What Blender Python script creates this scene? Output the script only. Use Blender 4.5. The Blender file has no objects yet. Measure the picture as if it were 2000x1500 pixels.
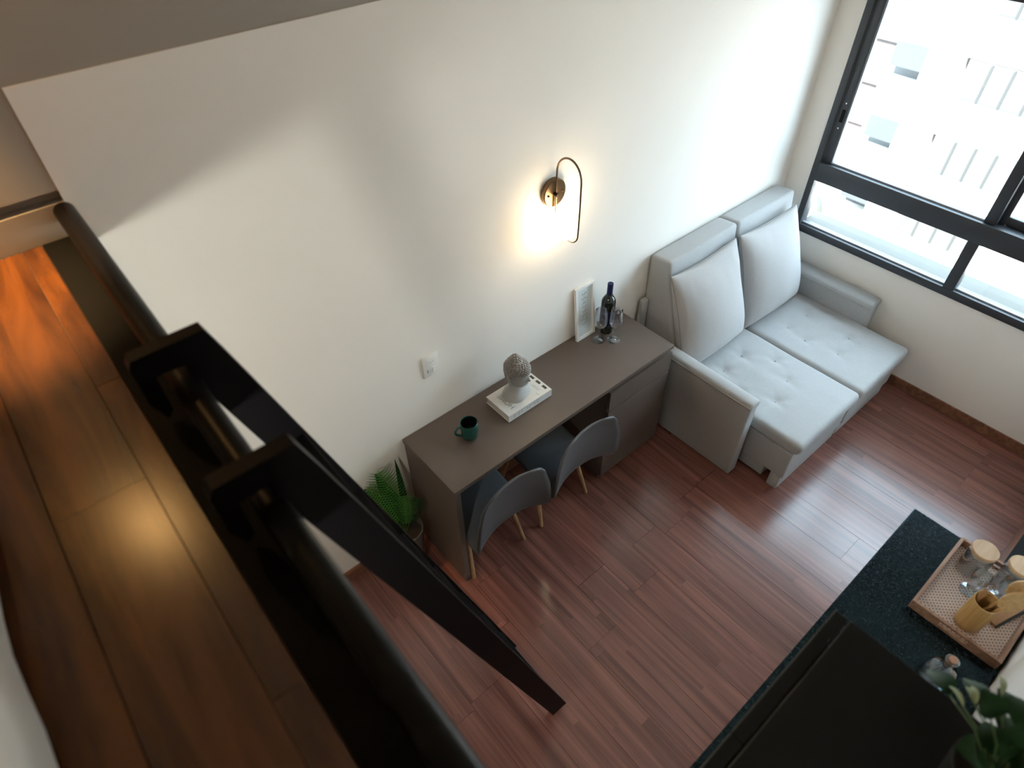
import bpy, bmesh, math, random
from mathutils import Vector, Matrix, Euler, noise
random.seed(7)
S = bpy.context.scene
COL = S.collection
PI = math.pi

# ------------------------------------------------------------------ camera
cam_data = bpy.data.cameras.new('camera')
cam = bpy.data.objects.new('camera', cam_data); COL.objects.link(cam)
cam_data.sensor_width = 36.0
cam_data.lens = 22.736
cam_data.clip_start = 0.02
cam_data.clip_end = 300
_r = Matrix.Rotation(-0.69044997, 4, 'Z') @ Matrix.Rotation(0.78705077, 4, 'X') @ Matrix.Rotation(-0.0215238, 4, 'Z')
cam.matrix_world = Matrix.Translation((-3.77815, -1.80432, 3.00388)) @ _r
cam_data.dof.use_dof = True
cam_data.dof.focus_distance = 3.9
cam_data.dof.aperture_fstop = 2.6
S.camera = cam

# ------------------------------------------------------------------ sky and exposure
W = bpy.data.worlds.new('sky'); S.world = W; W.use_nodes = True
_bg = W.node_tree.nodes['Background']
_bg.inputs['Color'].default_value = (0.64, 0.84, 1.0, 1)
_bg.inputs['Strength'].default_value = 5.6
_sun = bpy.data.lights.new('sun', 'SUN'); _sun.energy = 18.0; _sun.angle = 0.02; _sun.color = (1.0, 0.95, 0.87)
sun = bpy.data.objects.new('sun', _sun); COL.objects.link(sun); sun.location = (-8, -4, 14)
sun.rotation_euler = Vector((0.62, 0.16, -0.77)).to_track_quat('-Z', 'Y').to_euler()     # from behind the room on to the street fronts
S.view_settings.view_transform = 'Standard'
S.view_settings.look = 'None'
S.view_settings.gamma = 1.0
S.view_settings.exposure = 1.28
try: S.view_settings.use_curve_mapping = False
except Exception: pass
S.cycles.max_bounces = 10
S.cycles.diffuse_bounces = 5
S.cycles.glossy_bounces = 4
S.cycles.transparent_max_bounces = 24
S.cycles.transmission_bounces = 8
S.cycles.sample_clamp_indirect = 6.0
S.cycles.use_denoising = True
S.cycles.caustics_reflective = False
S.cycles.caustics_refractive = False

# ------------------------------------------------------------------ materials
MATS = {}
def nodes_of(name):
    m = bpy.data.materials.new(name); m.use_nodes = True
    nt = m.node_tree
    return m, nt, nt.nodes['Principled BSDF']

def link(nt, a, b): nt.links.new(a, b)

def mat(name, col, rough=0.5, metal=0.0, spec=0.5, var=0.0, vscale=8.0, bump=0.0, bscale=200.0, sheen=0.0, coat=0.0):
    if name in MATS: return MATS[name]
    m, nt, p = nodes_of(name)
    p.inputs['Base Color'].default_value = (*col, 1)
    p.inputs['Roughness'].default_value = rough
    p.inputs['Metallic'].default_value = metal
    p.inputs['Specular IOR Level'].default_value = spec
    p.inputs['Sheen Weight'].default_value = sheen
    p.inputs['Coat Weight'].default_value = coat
    tc = nt.nodes.new('ShaderNodeNewGeometry')
    if var > 0:
        n = nt.nodes.new('ShaderNodeTexNoise'); n.inputs['Scale'].default_value = vscale; n.inputs['Detail'].default_value = 5
        link(nt, tc.outputs['Position'], n.inputs['Vector'])
        mx = nt.nodes.new('ShaderNodeMix'); mx.data_type = 'RGBA'
        mx.inputs['A'].default_value = (*[c * (1 - var) for c in col], 1)
        mx.inputs['B'].default_value = (*[min(1, c * (1 + var)) for c in col], 1)
        link(nt, n.outputs['Fac'], mx.inputs['Factor']); link(nt, mx.outputs['Result'], p.inputs['Base Color'])
    if bump > 0:
        n2 = nt.nodes.new('ShaderNodeTexNoise'); n2.inputs['Scale'].default_value = bscale; n2.inputs['Detail'].default_value = 3
        link(nt, tc.outputs['Position'], n2.inputs['Vector'])
        b = nt.nodes.new('ShaderNodeBump'); b.inputs['Strength'].default_value = bump; b.inputs['Distance'].default_value = 0.004
        link(nt, n2.outputs['Fac'], b.inputs['Height']); link(nt, b.outputs['Normal'], p.inputs['Normal'])
    MATS[name] = m
    return m

def wood(name, dark, light, rough=0.35, along='Y', freq=26.0, stretch=0.07, spec=0.5, tint=0.25, coat=0.0, contrast=(0.3, 0.7)):
    """grain stretched along one axis; every plank (object) gets its own tint and grain offset"""
    if name in MATS: return MATS[name]
    m, nt, p = nodes_of(name)
    g = nt.nodes.new('ShaderNodeNewGeometry'); oi = nt.nodes.new('ShaderNodeObjectInfo')
    mp = nt.nodes.new('ShaderNodeMapping')
    sc = [freq] * 3; sc['XYZ'.index(along)] = freq * stretch
    mp.inputs['Scale'].default_value = sc
    link(nt, g.outputs['Position'], mp.inputs['Vector'])
    off = nt.nodes.new('ShaderNodeVectorMath'); off.operation = 'SCALE'; off.inputs[0].default_value = (41, 17, 29)
    link(nt, oi.outputs['Random'], off.inputs['Scale'])
    link(nt, off.outputs['Vector'], mp.inputs['Location'])
    n = nt.nodes.new('ShaderNodeTexNoise'); n.inputs['Scale'].default_value = 1.0; n.inputs['Detail'].default_value = 8; n.inputs['Distortion'].default_value = 0.6
    link(nt, mp.outputs['Vector'], n.inputs['Vector'])
    cr = nt.nodes.new('ShaderNodeMapRange'); cr.inputs['From Min'].default_value = contrast[0]; cr.inputs['From Max'].default_value = contrast[1]
    link(nt, n.outputs['Fac'], cr.inputs['Value'])
    mx = nt.nodes.new('ShaderNodeMix'); mx.data_type = 'RGBA'
    mx.inputs['A'].default_value = (*dark, 1); mx.inputs['B'].default_value = (*light, 1)
    link(nt, cr.outputs['Result'], mx.inputs['Factor'])
    hv = nt.nodes.new('ShaderNodeHueSaturation')
    vr = nt.nodes.new('ShaderNodeMapRange'); vr.inputs['To Min'].default_value = 1 - tint; vr.inputs['To Max'].default_value = 1 + tint
    link(nt, oi.outputs['Random'], vr.inputs['Value']); link(nt, vr.outputs['Result'], hv.inputs['Value'])
    link(nt, mx.outputs['Result'], hv.inputs['Color']); link(nt, hv.outputs['Color'], p.inputs['Base Color'])
    p.inputs['Roughness'].default_value = rough; p.inputs['Specular IOR Level'].default_value = spec; p.inputs['Coat Weight'].default_value = coat
    b = nt.nodes.new('ShaderNodeBump'); b.inputs['Strength'].default_value = 0.04; b.inputs['Distance'].default_value = 0.001
    link(nt, n.outputs['Fac'], b.inputs['Height']); link(nt, b.outputs['Normal'], p.inputs['Normal'])
    MATS[name] = m
    return m

def clear_glass(name, tint=(1, 1, 1), refl=1.0, power=5.0):
    """thin clear glass: see-through with Fresnel reflection"""
    if name in MATS: return MATS[name]
    m = bpy.data.materials.new(name); m.use_nodes = True; nt = m.node_tree; nt.nodes.clear()
    o = nt.nodes.new('ShaderNodeOutputMaterial'); t = nt.nodes.new('ShaderNodeBsdfTransparent'); t.inputs['Color'].default_value = (*tint, 1)
    gl = nt.nodes.new('ShaderNodeBsdfGlossy'); gl.inputs['Roughness'].default_value = 0.02
    g = nt.nodes.new('ShaderNodeNewGeometry'); d = nt.nodes.new('ShaderNodeVectorMath'); d.operation = 'DOT_PRODUCT'
    link(nt, g.outputs['Incoming'], d.inputs[0]); link(nt, g.outputs['Normal'], d.inputs[1])
    def mth(op, x, y=None, clamp=False):
        n = nt.nodes.new('ShaderNodeMath'); n.operation = op; n.use_clamp = clamp
        for i, q in enumerate((x, y)):
            if q is None: continue
            if isinstance(q, (int, float)): n.inputs[i].default_value = q
            else: link(nt, q, n.inputs[i])
        return n.outputs[0]
    c = mth('SUBTRACT', 1.0, mth('ABSOLUTE', d.outputs['Value']), True)       # Schlick, same from both sides of the sheet
    fr = mth('MULTIPLY', mth('ADD', mth('MULTIPLY', mth('POWER', c, power), 0.96), 0.04), refl, True)
    mx = nt.nodes.new('ShaderNodeMixShader')
    link(nt, fr, mx.inputs['Fac'])
    link(nt, t.outputs[0], mx.inputs[1]); link(nt, gl.outputs[0], mx.inputs[2]); link(nt, mx.outputs[0], o.inputs['Surface'])
    MATS[name] = m
    return m

def glow(name, col, strength):
    if name in MATS: return MATS[name]
    m, nt, p = nodes_of(name)
    p.inputs['Base Color'].default_value = (0.9, 0.88, 0.84, 1)
    p.inputs['Emission Color'].default_value = (*col, 1); p.inputs['Emission Strength'].default_value = strength
    MATS[name] = m
    return m

def granite():
    m, nt, p = nodes_of('black_granite')
    g = nt.nodes.new('ShaderNodeNewGeometry')
    v = nt.nodes.new('ShaderNodeTexVoronoi'); v.inputs['Scale'].default_value = 330
    n = nt.nodes.new('ShaderNodeTexNoise'); n.inputs['Scale'].default_value = 60; n.inputs['Detail'].default_value = 4
    link(nt, g.outputs['Position'], v.inputs['Vector']); link(nt, g.outputs['Position'], n.inputs['Vector'])
    mu = nt.nodes.new('ShaderNodeMath'); mu.operation = 'MULTIPLY'
    link(nt, v.outputs['Color'], mu.inputs[0]); link(nt, n.outputs['Fac'], mu.inputs[1])
    r = nt.nodes.new('ShaderNodeValToRGB')
    r.color_ramp.elements[0].position = 0.30; r.color_ramp.elements[0].color = (0.003, 0.005, 0.007, 1)
    r.color_ramp.elements[1].position = 0.60; r.color_ramp.elements[1].color = (0.035, 0.055, 0.065, 1)
    link(nt, mu.outputs[0], r.inputs['Fac']); link(nt, r.outputs['Color'], p.inputs['Base Color'])
    p.inputs['Roughness'].default_value = 0.24; p.inputs['Specular IOR Level'].default_value = 0.3; p.inputs['Specular Tint'].default_value = (0.45, 0.85, 1.0, 1)
    return m

def laminate():
    """three-strip laminate: printed strips of varying tone with fine streaks along Y"""
    m, nt, p = nodes_of('floor_laminate')
    N = lambda t: nt.nodes.new(t)
    def mth(op, x, y=None):
        n = N('ShaderNodeMath'); n.operation = op
        for i, q in enumerate((x, y)):
            if q is None: continue
            if isinstance(q, (int, float)): n.inputs[i].default_value = q
            else: link(nt, q, n.inputs[i])
        return n.outputs[0]
    tc = N('ShaderNodeTexCoord'); g = N('ShaderNodeNewGeometry'); oi = N('ShaderNodeObjectInfo')
    sx = N('ShaderNodeSeparateXYZ'); link(nt, tc.outputs['Object'], sx.inputs[0])
    sp = N('ShaderNodeSeparateXYZ'); link(nt, g.outputs['Position'], sp.inputs[0])
    strip = mth('FLOOR', mth('MULTIPLY', mth('ADD', sx.outputs['X'], 0.5), 2.9999))
    rnd = oi.outputs['Random']
    cell = mth('FLOOR', mth('DIVIDE', mth('ADD', mth('ADD', sp.outputs['Y'], mth('MULTIPLY', strip, 0.61)), mth('MULTIPLY', rnd, 7.0)), 1.15))
    cv = N('ShaderNodeCombineXYZ'); link(nt, strip, cv.inputs[0]); link(nt, cell, cv.inputs[1]); link(nt, mth('MULTIPLY', rnd, 97.0), cv.inputs[2])
    wn = N('ShaderNodeTexWhiteNoise'); wn.noise_dimensions = '3D'; link(nt, cv.outputs[0], wn.inputs['Vector'])
    offs = N('ShaderNodeVectorMath'); offs.operation = 'SCALE'; link(nt, wn.outputs['Color'], offs.inputs[0]); offs.inputs['Scale'].default_value = 23.0
    def grain(fx, fy, detail):
        mp = N('ShaderNodeMapping'); mp.inputs['Scale'].default_value = (fx, fy, 1); link(nt, g.outputs['Position'], mp.inputs['Vector']); link(nt, offs.outputs[0], mp.inputs['Location'])
        n = N('ShaderNodeTexNoise'); n.inputs['Scale'].default_value = 1; n.inputs['Detail'].default_value = detail; n.inputs['Distortion'].default_value = 0.4
        link(nt, mp.outputs[0], n.inputs['Vector']); return n.outputs['Fac']
    def remap(v, a0, a1, b0, b1):
        r = N('ShaderNodeMapRange'); r.inputs['From Min'].default_value = a0; r.inputs['From Max'].default_value = a1; r.inputs['To Min'].default_value = b0; r.inputs['To Max'].default_value = b1
        link(nt, v, r.inputs['Value']); return r.outputs['Result']
    mx = N('ShaderNodeMix'); mx.data_type = 'RGBA'; mx.inputs['A'].default_value = (0.125, 0.045, 0.034, 1); mx.inputs['B'].default_value = (0.305, 0.122, 0.09, 1)
    link(nt, remap(grain(27, 1.1, 8), 0.30, 0.70, 0, 1), mx.inputs['Factor'])
    streak = remap(grain(130, 1.3, 3), 0.34, 0.48, 0.80, 1.0)
    hv = N('ShaderNodeHueSaturation'); link(nt, mx.outputs['Result'], hv.inputs['Color'])
    link(nt, mth('MULTIPLY', streak, remap(wn.outputs['Value'], 0, 1, 0.91, 1.09)), hv.inputs['Value'])
    link(nt, hv.outputs['Color'], p.inputs['Base Color'])
    p.inputs['Roughness'].default_value = 0.25; p.inputs['Specular IOR Level'].default_value = 0.6
    p.inputs['Coat Weight'].default_value = 0.4; p.inputs['Coat Roughness'].default_value = 0.22
    MATS['floor_laminate'] = m
    return m

def cane():
    m, nt, p = nodes_of('cane_webbing')
    g = nt.nodes.new('ShaderNodeNewGeometry'); mp = nt.nodes.new('ShaderNodeMapping')
    mp.inputs['Scale'].default_value = (95, 95, 0); mp.inputs['Rotation'].default_value = (0, 0, 0.785)
    link(nt, g.outputs['Position'], mp.inputs['Vector'])
    v = nt.nodes.new('ShaderNodeTexVoronoi'); v.voronoi_dimensions = '2D'; v.inputs['Scale'].default_value = 1.0; v.inputs['Randomness'].default_value = 0.0
    link(nt, mp.outputs['Vector'], v.inputs['Vector'])
    r = nt.nodes.new('ShaderNodeValToRGB'); r.color_ramp.interpolation = 'LINEAR'
    r.color_ramp.elements[0].position = 0.17; r.color_ramp.elements[0].color = (0.03, 0.02, 0.012, 1)
    r.color_ramp.elements[1].position = 0.25; r.color_ramp.elements[1].color = (0.66, 0.50, 0.42, 1)
    link(nt, v.outputs['Distance'], r.inputs['Fac']); link(nt, r.outputs['Color'], p.inputs['Base Color'])
    p.inputs['Roughness'].default_value = 0.6
    return m

M_wall = mat('wall_paint_white', (0.87, 0.815, 0.755), 0.85, var=0.02, vscale=3, bump=0.05, bscale=120)
M_taupe = mat('wall_paint_taupe', (0.35, 0.31, 0.27), 0.9, var=0.05, vscale=5, bump=0.08, bscale=60)
M_ceil = mat('ceiling_paint', (0.86, 0.82, 0.77), 0.9)
M_floor = laminate()
M_sub = mat('floor_joint', (0.06, 0.027, 0.02), 0.8)
M_loft = wood('loft_boards', (0.021, 0.0065, 0.0025), (0.125, 0.040, 0.008), spec=0.5, rough=0.25, freq=16, stretch=0.13, tint=0.18, contrast=(0.32, 0.66))
M_base = wood('baseboard_wood', (0.14, 0.055, 0.03), (0.30, 0.13, 0.075), rough=0.45, along='X', freq=30, stretch=0.05, tint=0.02)
M_steel = mat('black_steel', (0.003, 0.0028, 0.0026), 0.6, spec=0.07, var=0.3, vscale=30)
M_tube = mat('black_tube', (0.004, 0.0035, 0.0035), 0.36, spec=0.14)
M_ladder = mat('black_ladder_paint', (0.0035, 0.003, 0.0035), 0.5, spec=0.12)
M_fabric = mat('grey_sofa_fabric', (0.42, 0.42, 0.42), 0.92, spec=0.2, var=0.06, vscale=60, bump=0.25, bscale=900, sheen=0.2)
M_pillow = mat('light_cushion_fabric', (0.45, 0.435, 0.43), 0.95, spec=0.15, var=0.05, vscale=80, bump=0.2, bscale=1100, sheen=0.2)
M_seam = mat('cushion_piping', (0.30, 0.295, 0.29), 0.95, spec=0.1)
M_desk = mat('taupe_laminate', (0.120, 0.089, 0.072), 0.42, spec=0.5, var=0.04, vscale=20)
M_deskd = mat('taupe_laminate_shaded', (0.05, 0.044, 0.04), 0.6)  # darker copy of the desk laminate, under-desk shade put into its colour
M_shell = mat('charcoal_shell', (0.105, 0.108, 0.115), 0.5, spec=0.4)
M_leg = wood('beech_leg', (0.36, 0.20, 0.09), (0.56, 0.35, 0.18), rough=0.5, along='Z', freq=60, stretch=0.06, tint=0.06)
M_wire = mat('black_wire', (0.01, 0.01, 0.01), 0.4, metal=0.5)
M_win = mat('charcoal_aluminium', (0.035, 0.038, 0.045), 0.42, spec=0.5)
M_steelpin = mat('bright_steel', (0.75, 0.75, 0.75), 0.25, metal=1.0)
M_gasket = mat('grey_gasket', (0.30, 0.31, 0.33), 0.5)
M_pane = clear_glass('window_glass', (0.96, 0.98, 0.98))
M_glass = clear_glass('drinking_glass', (0.93, 0.95, 0.97), 2.2, 2.6)
M_glassb = clear_glass('bluish_glass', (0.90, 0.95, 0.98), 2.6, 2.6)
M_white = mat('white_lacquer', (0.80, 0.79, 0.77), 0.45)
M_paper = mat('print_paper', (0.66, 0.70, 0.70), 0.35)
M_grey = mat('grey_print', (0.30, 0.32, 0.32), 0.6)
M_lgrey = mat('pale_grey_print', (0.46, 0.47, 0.48), 0.6)
M_dark = mat('dark_print', (0.05, 0.045, 0.04), 0.6)
M_cover = mat('book_cover_ivory', (0.76, 0.74, 0.70), 0.5)
M_pages = mat('book_pages', (0.72, 0.70, 0.64), 0.8, var=0.06, vscale=300)
M_bust = mat('grey_resin', (0.42, 0.42, 0.41), 0.6, var=0.12, vscale=120)
M_curl = mat('grey_resin_curls', (0.33, 0.32, 0.305), 0.55)
M_mug = mat('teal_glaze', (0.007, 0.078, 0.068), 0.15, spec=0.6)
M_mugin = mat('dark_glaze', (0.004, 0.012, 0.012), 0.3)
M_bottle = mat('black_bottle_glass', (0.008, 0.010, 0.007), 0.06, spec=0.7)
M_foil = mat('navy_foil', (0.012, 0.02, 0.085), 0.35, metal=0.3)
M_label = mat('navy_label', (0.02, 0.025, 0.07), 0.5)
M_bronze = mat('brushed_bronze', (0.16, 0.105, 0.06), 0.3, metal=0.9)
M_bronzed = mat('dark_bronze', (0.05, 0.035, 0.025), 0.35, metal=0.8)
M_switch = mat('switch_plastic', (0.82, 0.80, 0.76), 0.4)
M_switchs = mat('switch_shadow', (0.35, 0.34, 0.32), 0.5)
M_granite = granite()
M_kit = mat('black_kitchen_front', (0.0055, 0.005, 0.0045), 0.6, spec=0.14)
M_kitedge = mat('kitchen_edge_band', (0.06, 0.055, 0.045), 0.5)
M_tray = wood('tray_wood', (0.24, 0.12, 0.07), (0.44, 0.26, 0.17), rough=0.5, along='X', freq=50, stretch=0.1, tint=0.03)
M_cane = cane()
M_bamboo = wood('bamboo', (0.42, 0.24, 0.075), (0.62, 0.40, 0.16), rough=0.45, along='Z', freq=60, stretch=0.05, tint=0.06)
M_lid = wood('bamboo_lid', (0.55, 0.36, 0.22), (0.72, 0.52, 0.34), rough=0.5, along='X', freq=60, stretch=0.08, tint=0.05)
M_spoon = wood('beech_spoon', (0.48, 0.30, 0.13), (0.66, 0.45, 0.22), rough=0.55, along='X', freq=50, stretch=0.08, tint=0.10)
M_boardw = wood('walnut_board', (0.28, 0.13, 0.05), (0.55, 0.29, 0.13), rough=0.5, along='X', freq=50, stretch=0.08, tint=0.05)
M_cork = mat('cork', (0.50, 0.27, 0.18), 0.8, var=0.2, vscale=200)
M_leaf = mat('bright_leaf', (0.055, 0.22, 0.03), 0.4, var=0.3, vscale=30)
M_leafd = mat('dark_leaf', (0.010, 0.034, 0.010), 0.6, spec=0.12, var=0.3, vscale=30)
M_leafl = mat('pale_leaf', (0.22, 0.26, 0.13), 0.6, spec=0.25, var=0.15, vscale=60)
M_stem = mat('green_stem', (0.06, 0.10, 0.03), 0.6)
M_pot = mat('smoked_pot', (0.10, 0.10, 0.085), 0.35)
M_soil = mat('potting_soil', (0.02, 0.014, 0.01), 0.95)
M_sheet = mat('white_sheet', (0.70, 0.69, 0.67), 0.9, bump=0.3, bscale=25)
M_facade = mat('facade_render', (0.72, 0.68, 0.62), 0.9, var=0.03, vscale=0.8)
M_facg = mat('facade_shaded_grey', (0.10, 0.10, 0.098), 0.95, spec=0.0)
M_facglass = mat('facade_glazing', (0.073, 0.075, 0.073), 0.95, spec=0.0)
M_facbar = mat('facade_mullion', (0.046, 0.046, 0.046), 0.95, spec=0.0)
M_facblue = mat('facade_blue_recess', (0.060, 0.064, 0.067), 0.95, spec=0.0)  # bluish shade of the balcony openings, put into the colour
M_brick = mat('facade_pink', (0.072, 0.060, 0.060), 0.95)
M_street = mat('street_concrete', (0.40, 0.38, 0.35), 0.9, var=0.06, vscale=0.5)
M_tree = mat('street_tree_leaves', (0.056, 0.062, 0.053), 0.95, var=0.08, vscale=2)
M_ledge = mat('outside_ledge', (0.115, 0.107, 0.093), 0.8, var=0.08, vscale=12)
M_lamp = glow('sconce_glow', (1.0, 0.80, 0.52), 11.0)
M_loftlamp = glow('loft_lamp_glow', (1.0, 0.55, 0.18), 85.0)
M_underlamp = glow('under_loft_lamp_glow', (0.97, 1.0, 0.90), 138.0)

# ------------------------------------------------------------------ mesh helpers
class MB:
    def __init__(s): s.bm = bmesh.new()
    def box(s, x0, x1, y0, y1, z0, z1, bev=0.0, seg=2):
        r = bmesh.ops.create_cube(s.bm, size=1.0)
        vs = r['verts']
        for v in vs:
            v.co = Vector(((x0 + x1) / 2 + v.co.x * abs(x1 - x0), (y0 + y1) / 2 + v.co.y * abs(y1 - y0), (z0 + z1) / 2 + v.co.z * abs(z1 - z0)))
        if bev > 0:
            es = list({e for v in vs for e in v.link_edges})
            bmesh.ops.bevel(s.bm, geom=es, offset=bev, segments=seg, profile=0.5, affect='EDGES', clamp_overlap=True)
        return s
    def rbox(s, x0, x1, y0, y1, z0, z1, r, step=0.03, disp=None):
        c = Vector(((x0 + x1) / 2, (y0 + y1) / 2, (z0 + z1) / 2)); h = Vector((abs(x1 - x0) / 2, abs(y1 - y0) / 2, abs(z1 - z0) / 2))
        r = min(r, h.x * .98, h.y * .98, h.z * .98)
        def axis(hh):
            n = max(2, int(2 * (hh - r) / step)); a = [-hh, -hh + r * .3, -hh + r * .65]
            a += [-(hh - r) + 2 * (hh - r) * i / n for i in range(n + 1)] + [hh - r * .65, hh - r * .3, hh]
            return a
        ax = [axis(h.x), axis(h.y), axis(h.z)]
        cache = {}
        def vert(p):
            k = tuple(round(q, 6) for q in p)
            if k in cache: return cache[k]
            P = Vector(p); inner = Vector([max(-(h[i] - r), min(h[i] - r, P[i])) for i in range(3)])
            d = P - inner
            if d.length > 1e-9: P = inner + d.normalized() * r
            P = P + c
            if disp: P = disp(P)
            cache[k] = s.bm.verts.new(P); return cache[k]
        for i in range(3):
            j, k = [(1, 2), (2, 0), (0, 1)][i]
            for sg in (-1, 1):
                for a in range(len(ax[j]) - 1):
                    for b in range(len(ax[k]) - 1):
                        q = []
                        for (u, w) in ((a, b), (a + 1, b), (a + 1, b + 1), (a, b + 1)):
                            p = [0, 0, 0]; p[i] = sg * h[i]; p[j] = ax[j][u]; p[k] = ax[k][w]; q.append(vert(p))
                        if sg < 0: q.reverse()
                        try: s.bm.faces.new(q)
                        except ValueError: pass
        return s
    def lathe(s, prof, cx, cy, n=32, cz=0.0):
        rings = []
        for (r, z) in prof:
            if r < 1e-6: rings.append([s.bm.verts.new((cx, cy, cz + z))])
            else: rings.append([s.bm.verts.new((cx + r * math.cos(2 * PI * i / n), cy + r * math.sin(2 * PI * i / n), cz + z)) for i in range(n)])
        for a, b in zip(rings[:-1], rings[1:]):
            for i in range(n):
                j = (i + 1) % n
                if len(a) == 1 and len(b) == 1: continue
                if len(a) == 1: f = (a[0], b[j], b[i])
                elif len(b) == 1: f = (a[i], a[j], b[0])
                else: f = (a[i], a[j], b[j], b[i])
                try: s.bm.faces.new(f)
                except ValueError: pass
        return s
    def tube(s, pts, r, n=10, cap=True):
        pts = [Vector(p) for p in pts]; rad = r if isinstance(r, (list, tuple)) else [r] * len(pts)
        rings = []; up = None
        for i, p in enumerate(pts):
            t = (pts[min(i + 1, len(pts) - 1)] - pts[max(i - 1, 0)]).normalized()
            if up is None:
                up = t.orthogonal().normalized()
            else:
                up = (up - t * up.dot(t))
                up = up.normalized() if up.length > 1e-6 else t.orthogonal().normalized()
            w = t.cross(up)
            rings.append([s.bm.verts.new(p + (up * math.cos(2 * PI * k / n) + w * math.sin(2 * PI * k / n)) * rad[i]) for k in range(n)])
        for a, b in zip(rings[:-1], rings[1:]):
            for k in range(n): s.bm.faces.new((a[k], a[(k + 1) % n], b[(k + 1) % n], b[k]))
        if cap:
            s.bm.faces.new(list(reversed(rings[0]))); s.bm.faces.new(rings[-1])
        return s
    def prism(s, poly, axis, a, b):
        """poly = 2D points in the plane perpendicular to axis, extruded from a to b"""
        def P(u, w, t): return {'X': (t, u, w), 'Y': (u, t, w), 'Z': (u, w, t)}[axis]
        A = [s.bm.verts.new(P(u, w, a)) for u, w in poly]; B = [s.bm.verts.new(P(u, w, b)) for u, w in poly]
        s.bm.faces.new(A); s.bm.faces.new(list(reversed(B)))
        for i in range(len(poly)):
            j = (i + 1) % len(poly); s.bm.faces.new((A[j], A[i], B[i], B[j]))
        return s
    def sphere(s, c, r, sub=2, sc=(1, 1, 1)):
        q = bmesh.ops.create_icosphere(s.bm, subdivisions=sub, radius=1.0)
        for v in q['verts']: v.co = Vector((c[0] + v.co.x * r * sc[0], c[1] + v.co.y * r * sc[1], c[2] + v.co.z * r * sc[2]))
        return s
    def xform(s, M):
        bmesh.ops.transform(s.bm, matrix=M, verts=s.bm.verts[:]); return s

def finish(name, mb, material, parent=None, smooth=None, loc=None):
    """bm is in world coordinates; the object's origin goes to loc (or to its parent's place)"""
    bm = mb.bm
    bmesh.ops.recalc_face_normals(bm, faces=bm.faces[:])
    base = Vector((0, 0, 0))
    if parent is not None:
        q = parent
        while q is not None: base += q.location; q = q.parent
    off = Vector(loc) if loc is not None else base
    bmesh.ops.translate(bm, vec=-off, verts=bm.verts[:])
    me = bpy.data.meshes.new(name); bm.to_mesh(me); bm.free()
    me.materials.append(material)
    if smooth is not None:
        for f in me.polygons: f.use_smooth = True
        try: me.set_sharp_from_angle(angle=math.radians(smooth))
        except Exception: pass
    o = bpy.data.objects.new(name, me); COL.objects.link(o)
    if parent is not None:
        o.parent = parent; o.location = off - base
    else: o.location = off
    return o

def thing(name, label, cat, loc, group=None):
    o = bpy.data.objects.new(name, None); COL.objects.link(o); o.location = loc; o.empty_display_size = 0.05
    return tag(o, label, cat, group)
def tag(o, label, cat, group=None):
    o['label'] = label; o['category'] = cat
    if group: o['group'] = group
    return o
def struct(name, mb, m, parent=None, smooth=None, label=None):
    o = finish(name, mb, m, parent, smooth)
    if parent is None: o['kind'] = 'structure'
    if label: o['label'] = label
    return o
def dup(root, loc, label=None, rotz=None):
    def cp(o, par):
        c = o.copy(); COL.objects.link(c)
        c.parent = par
        for ch in list(o.children): cp(ch, c)
        return c
    r = cp(root, None); r.location = loc
    if rotz is not None: r.rotation_euler = (0, 0, rotz)
    if label: r['label'] = label
    return r
def sstep(a, b, x):
    t = max(0, min(1, (x - a) / (b - a))); return t * t * (3 - 2 * t)

# ------------------------------------------------------------------ key dimensions
YR = -2.17           # right (kitchen) wall
XB = -6.4            # rear wall under and behind the loft
ZC = 3.45            # ceiling
XL = -3.70           # edge of the loft slab
ZL = 2.137           # loft floor level
ZP = 2.49            # top of the white wall face

# ------------------------------------------------------------------ the room
struct('floor', MB().box(XB, 0.2, YR - 0.1, 0.1, -0.15, -0.006), M_sub)
floor = bpy.data.objects['floor']
pm = MB()
pm.box(-0.5, 0.5, -0.5, 0.5, -0.006, 0.0)
for v in pm.bm.verts:
    if v.co.z > -0.001: v.co.x *= 0.995; v.co.y *= 0.9993
PLANK = None
def plank_mesh(nm, mb, m):
    me = bpy.data.meshes.new(nm); bmesh.ops.recalc_face_normals(mb.bm, faces=mb.bm.faces[:]); mb.bm.to_mesh(me); mb.bm.free(); me.materials.append(m); return me
PM = plank_mesh('plank', pm, M_floor)
def lay(parent, me, x0, x1, y0, y1, z, width, lmin, lmax, gap=0.0005):
    n = 0; x = x1
    while x > x0 + 0.01:
        w = min(width, x - x0); y = y1; first = True
        while y > y0 + 0.005:
            L = random.uniform(lmin, lmax) * (random.uniform(0.25, 1.0) if first else 1.0); first = False
            if y - L < y0 + 0.15: L = y - y0
            o = bpy.data.objects.new('plank', me); COL.objects.link(o)
            o.location = (x - w / 2, y - L / 2, z); o.scale = (w - gap, L - gap, 1)
            o.parent = parent; y -= L; n += 1
        x -= width
    return n
lay(floor, PM, -0.110, 0.0, YR, 0.0, 0.0, 0.187, 1.1, 1.35)
lay(floor, PM, -4.22, -0.110, YR, 0.0, 0.0, 0.187, 1.1, 1.35)

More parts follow.
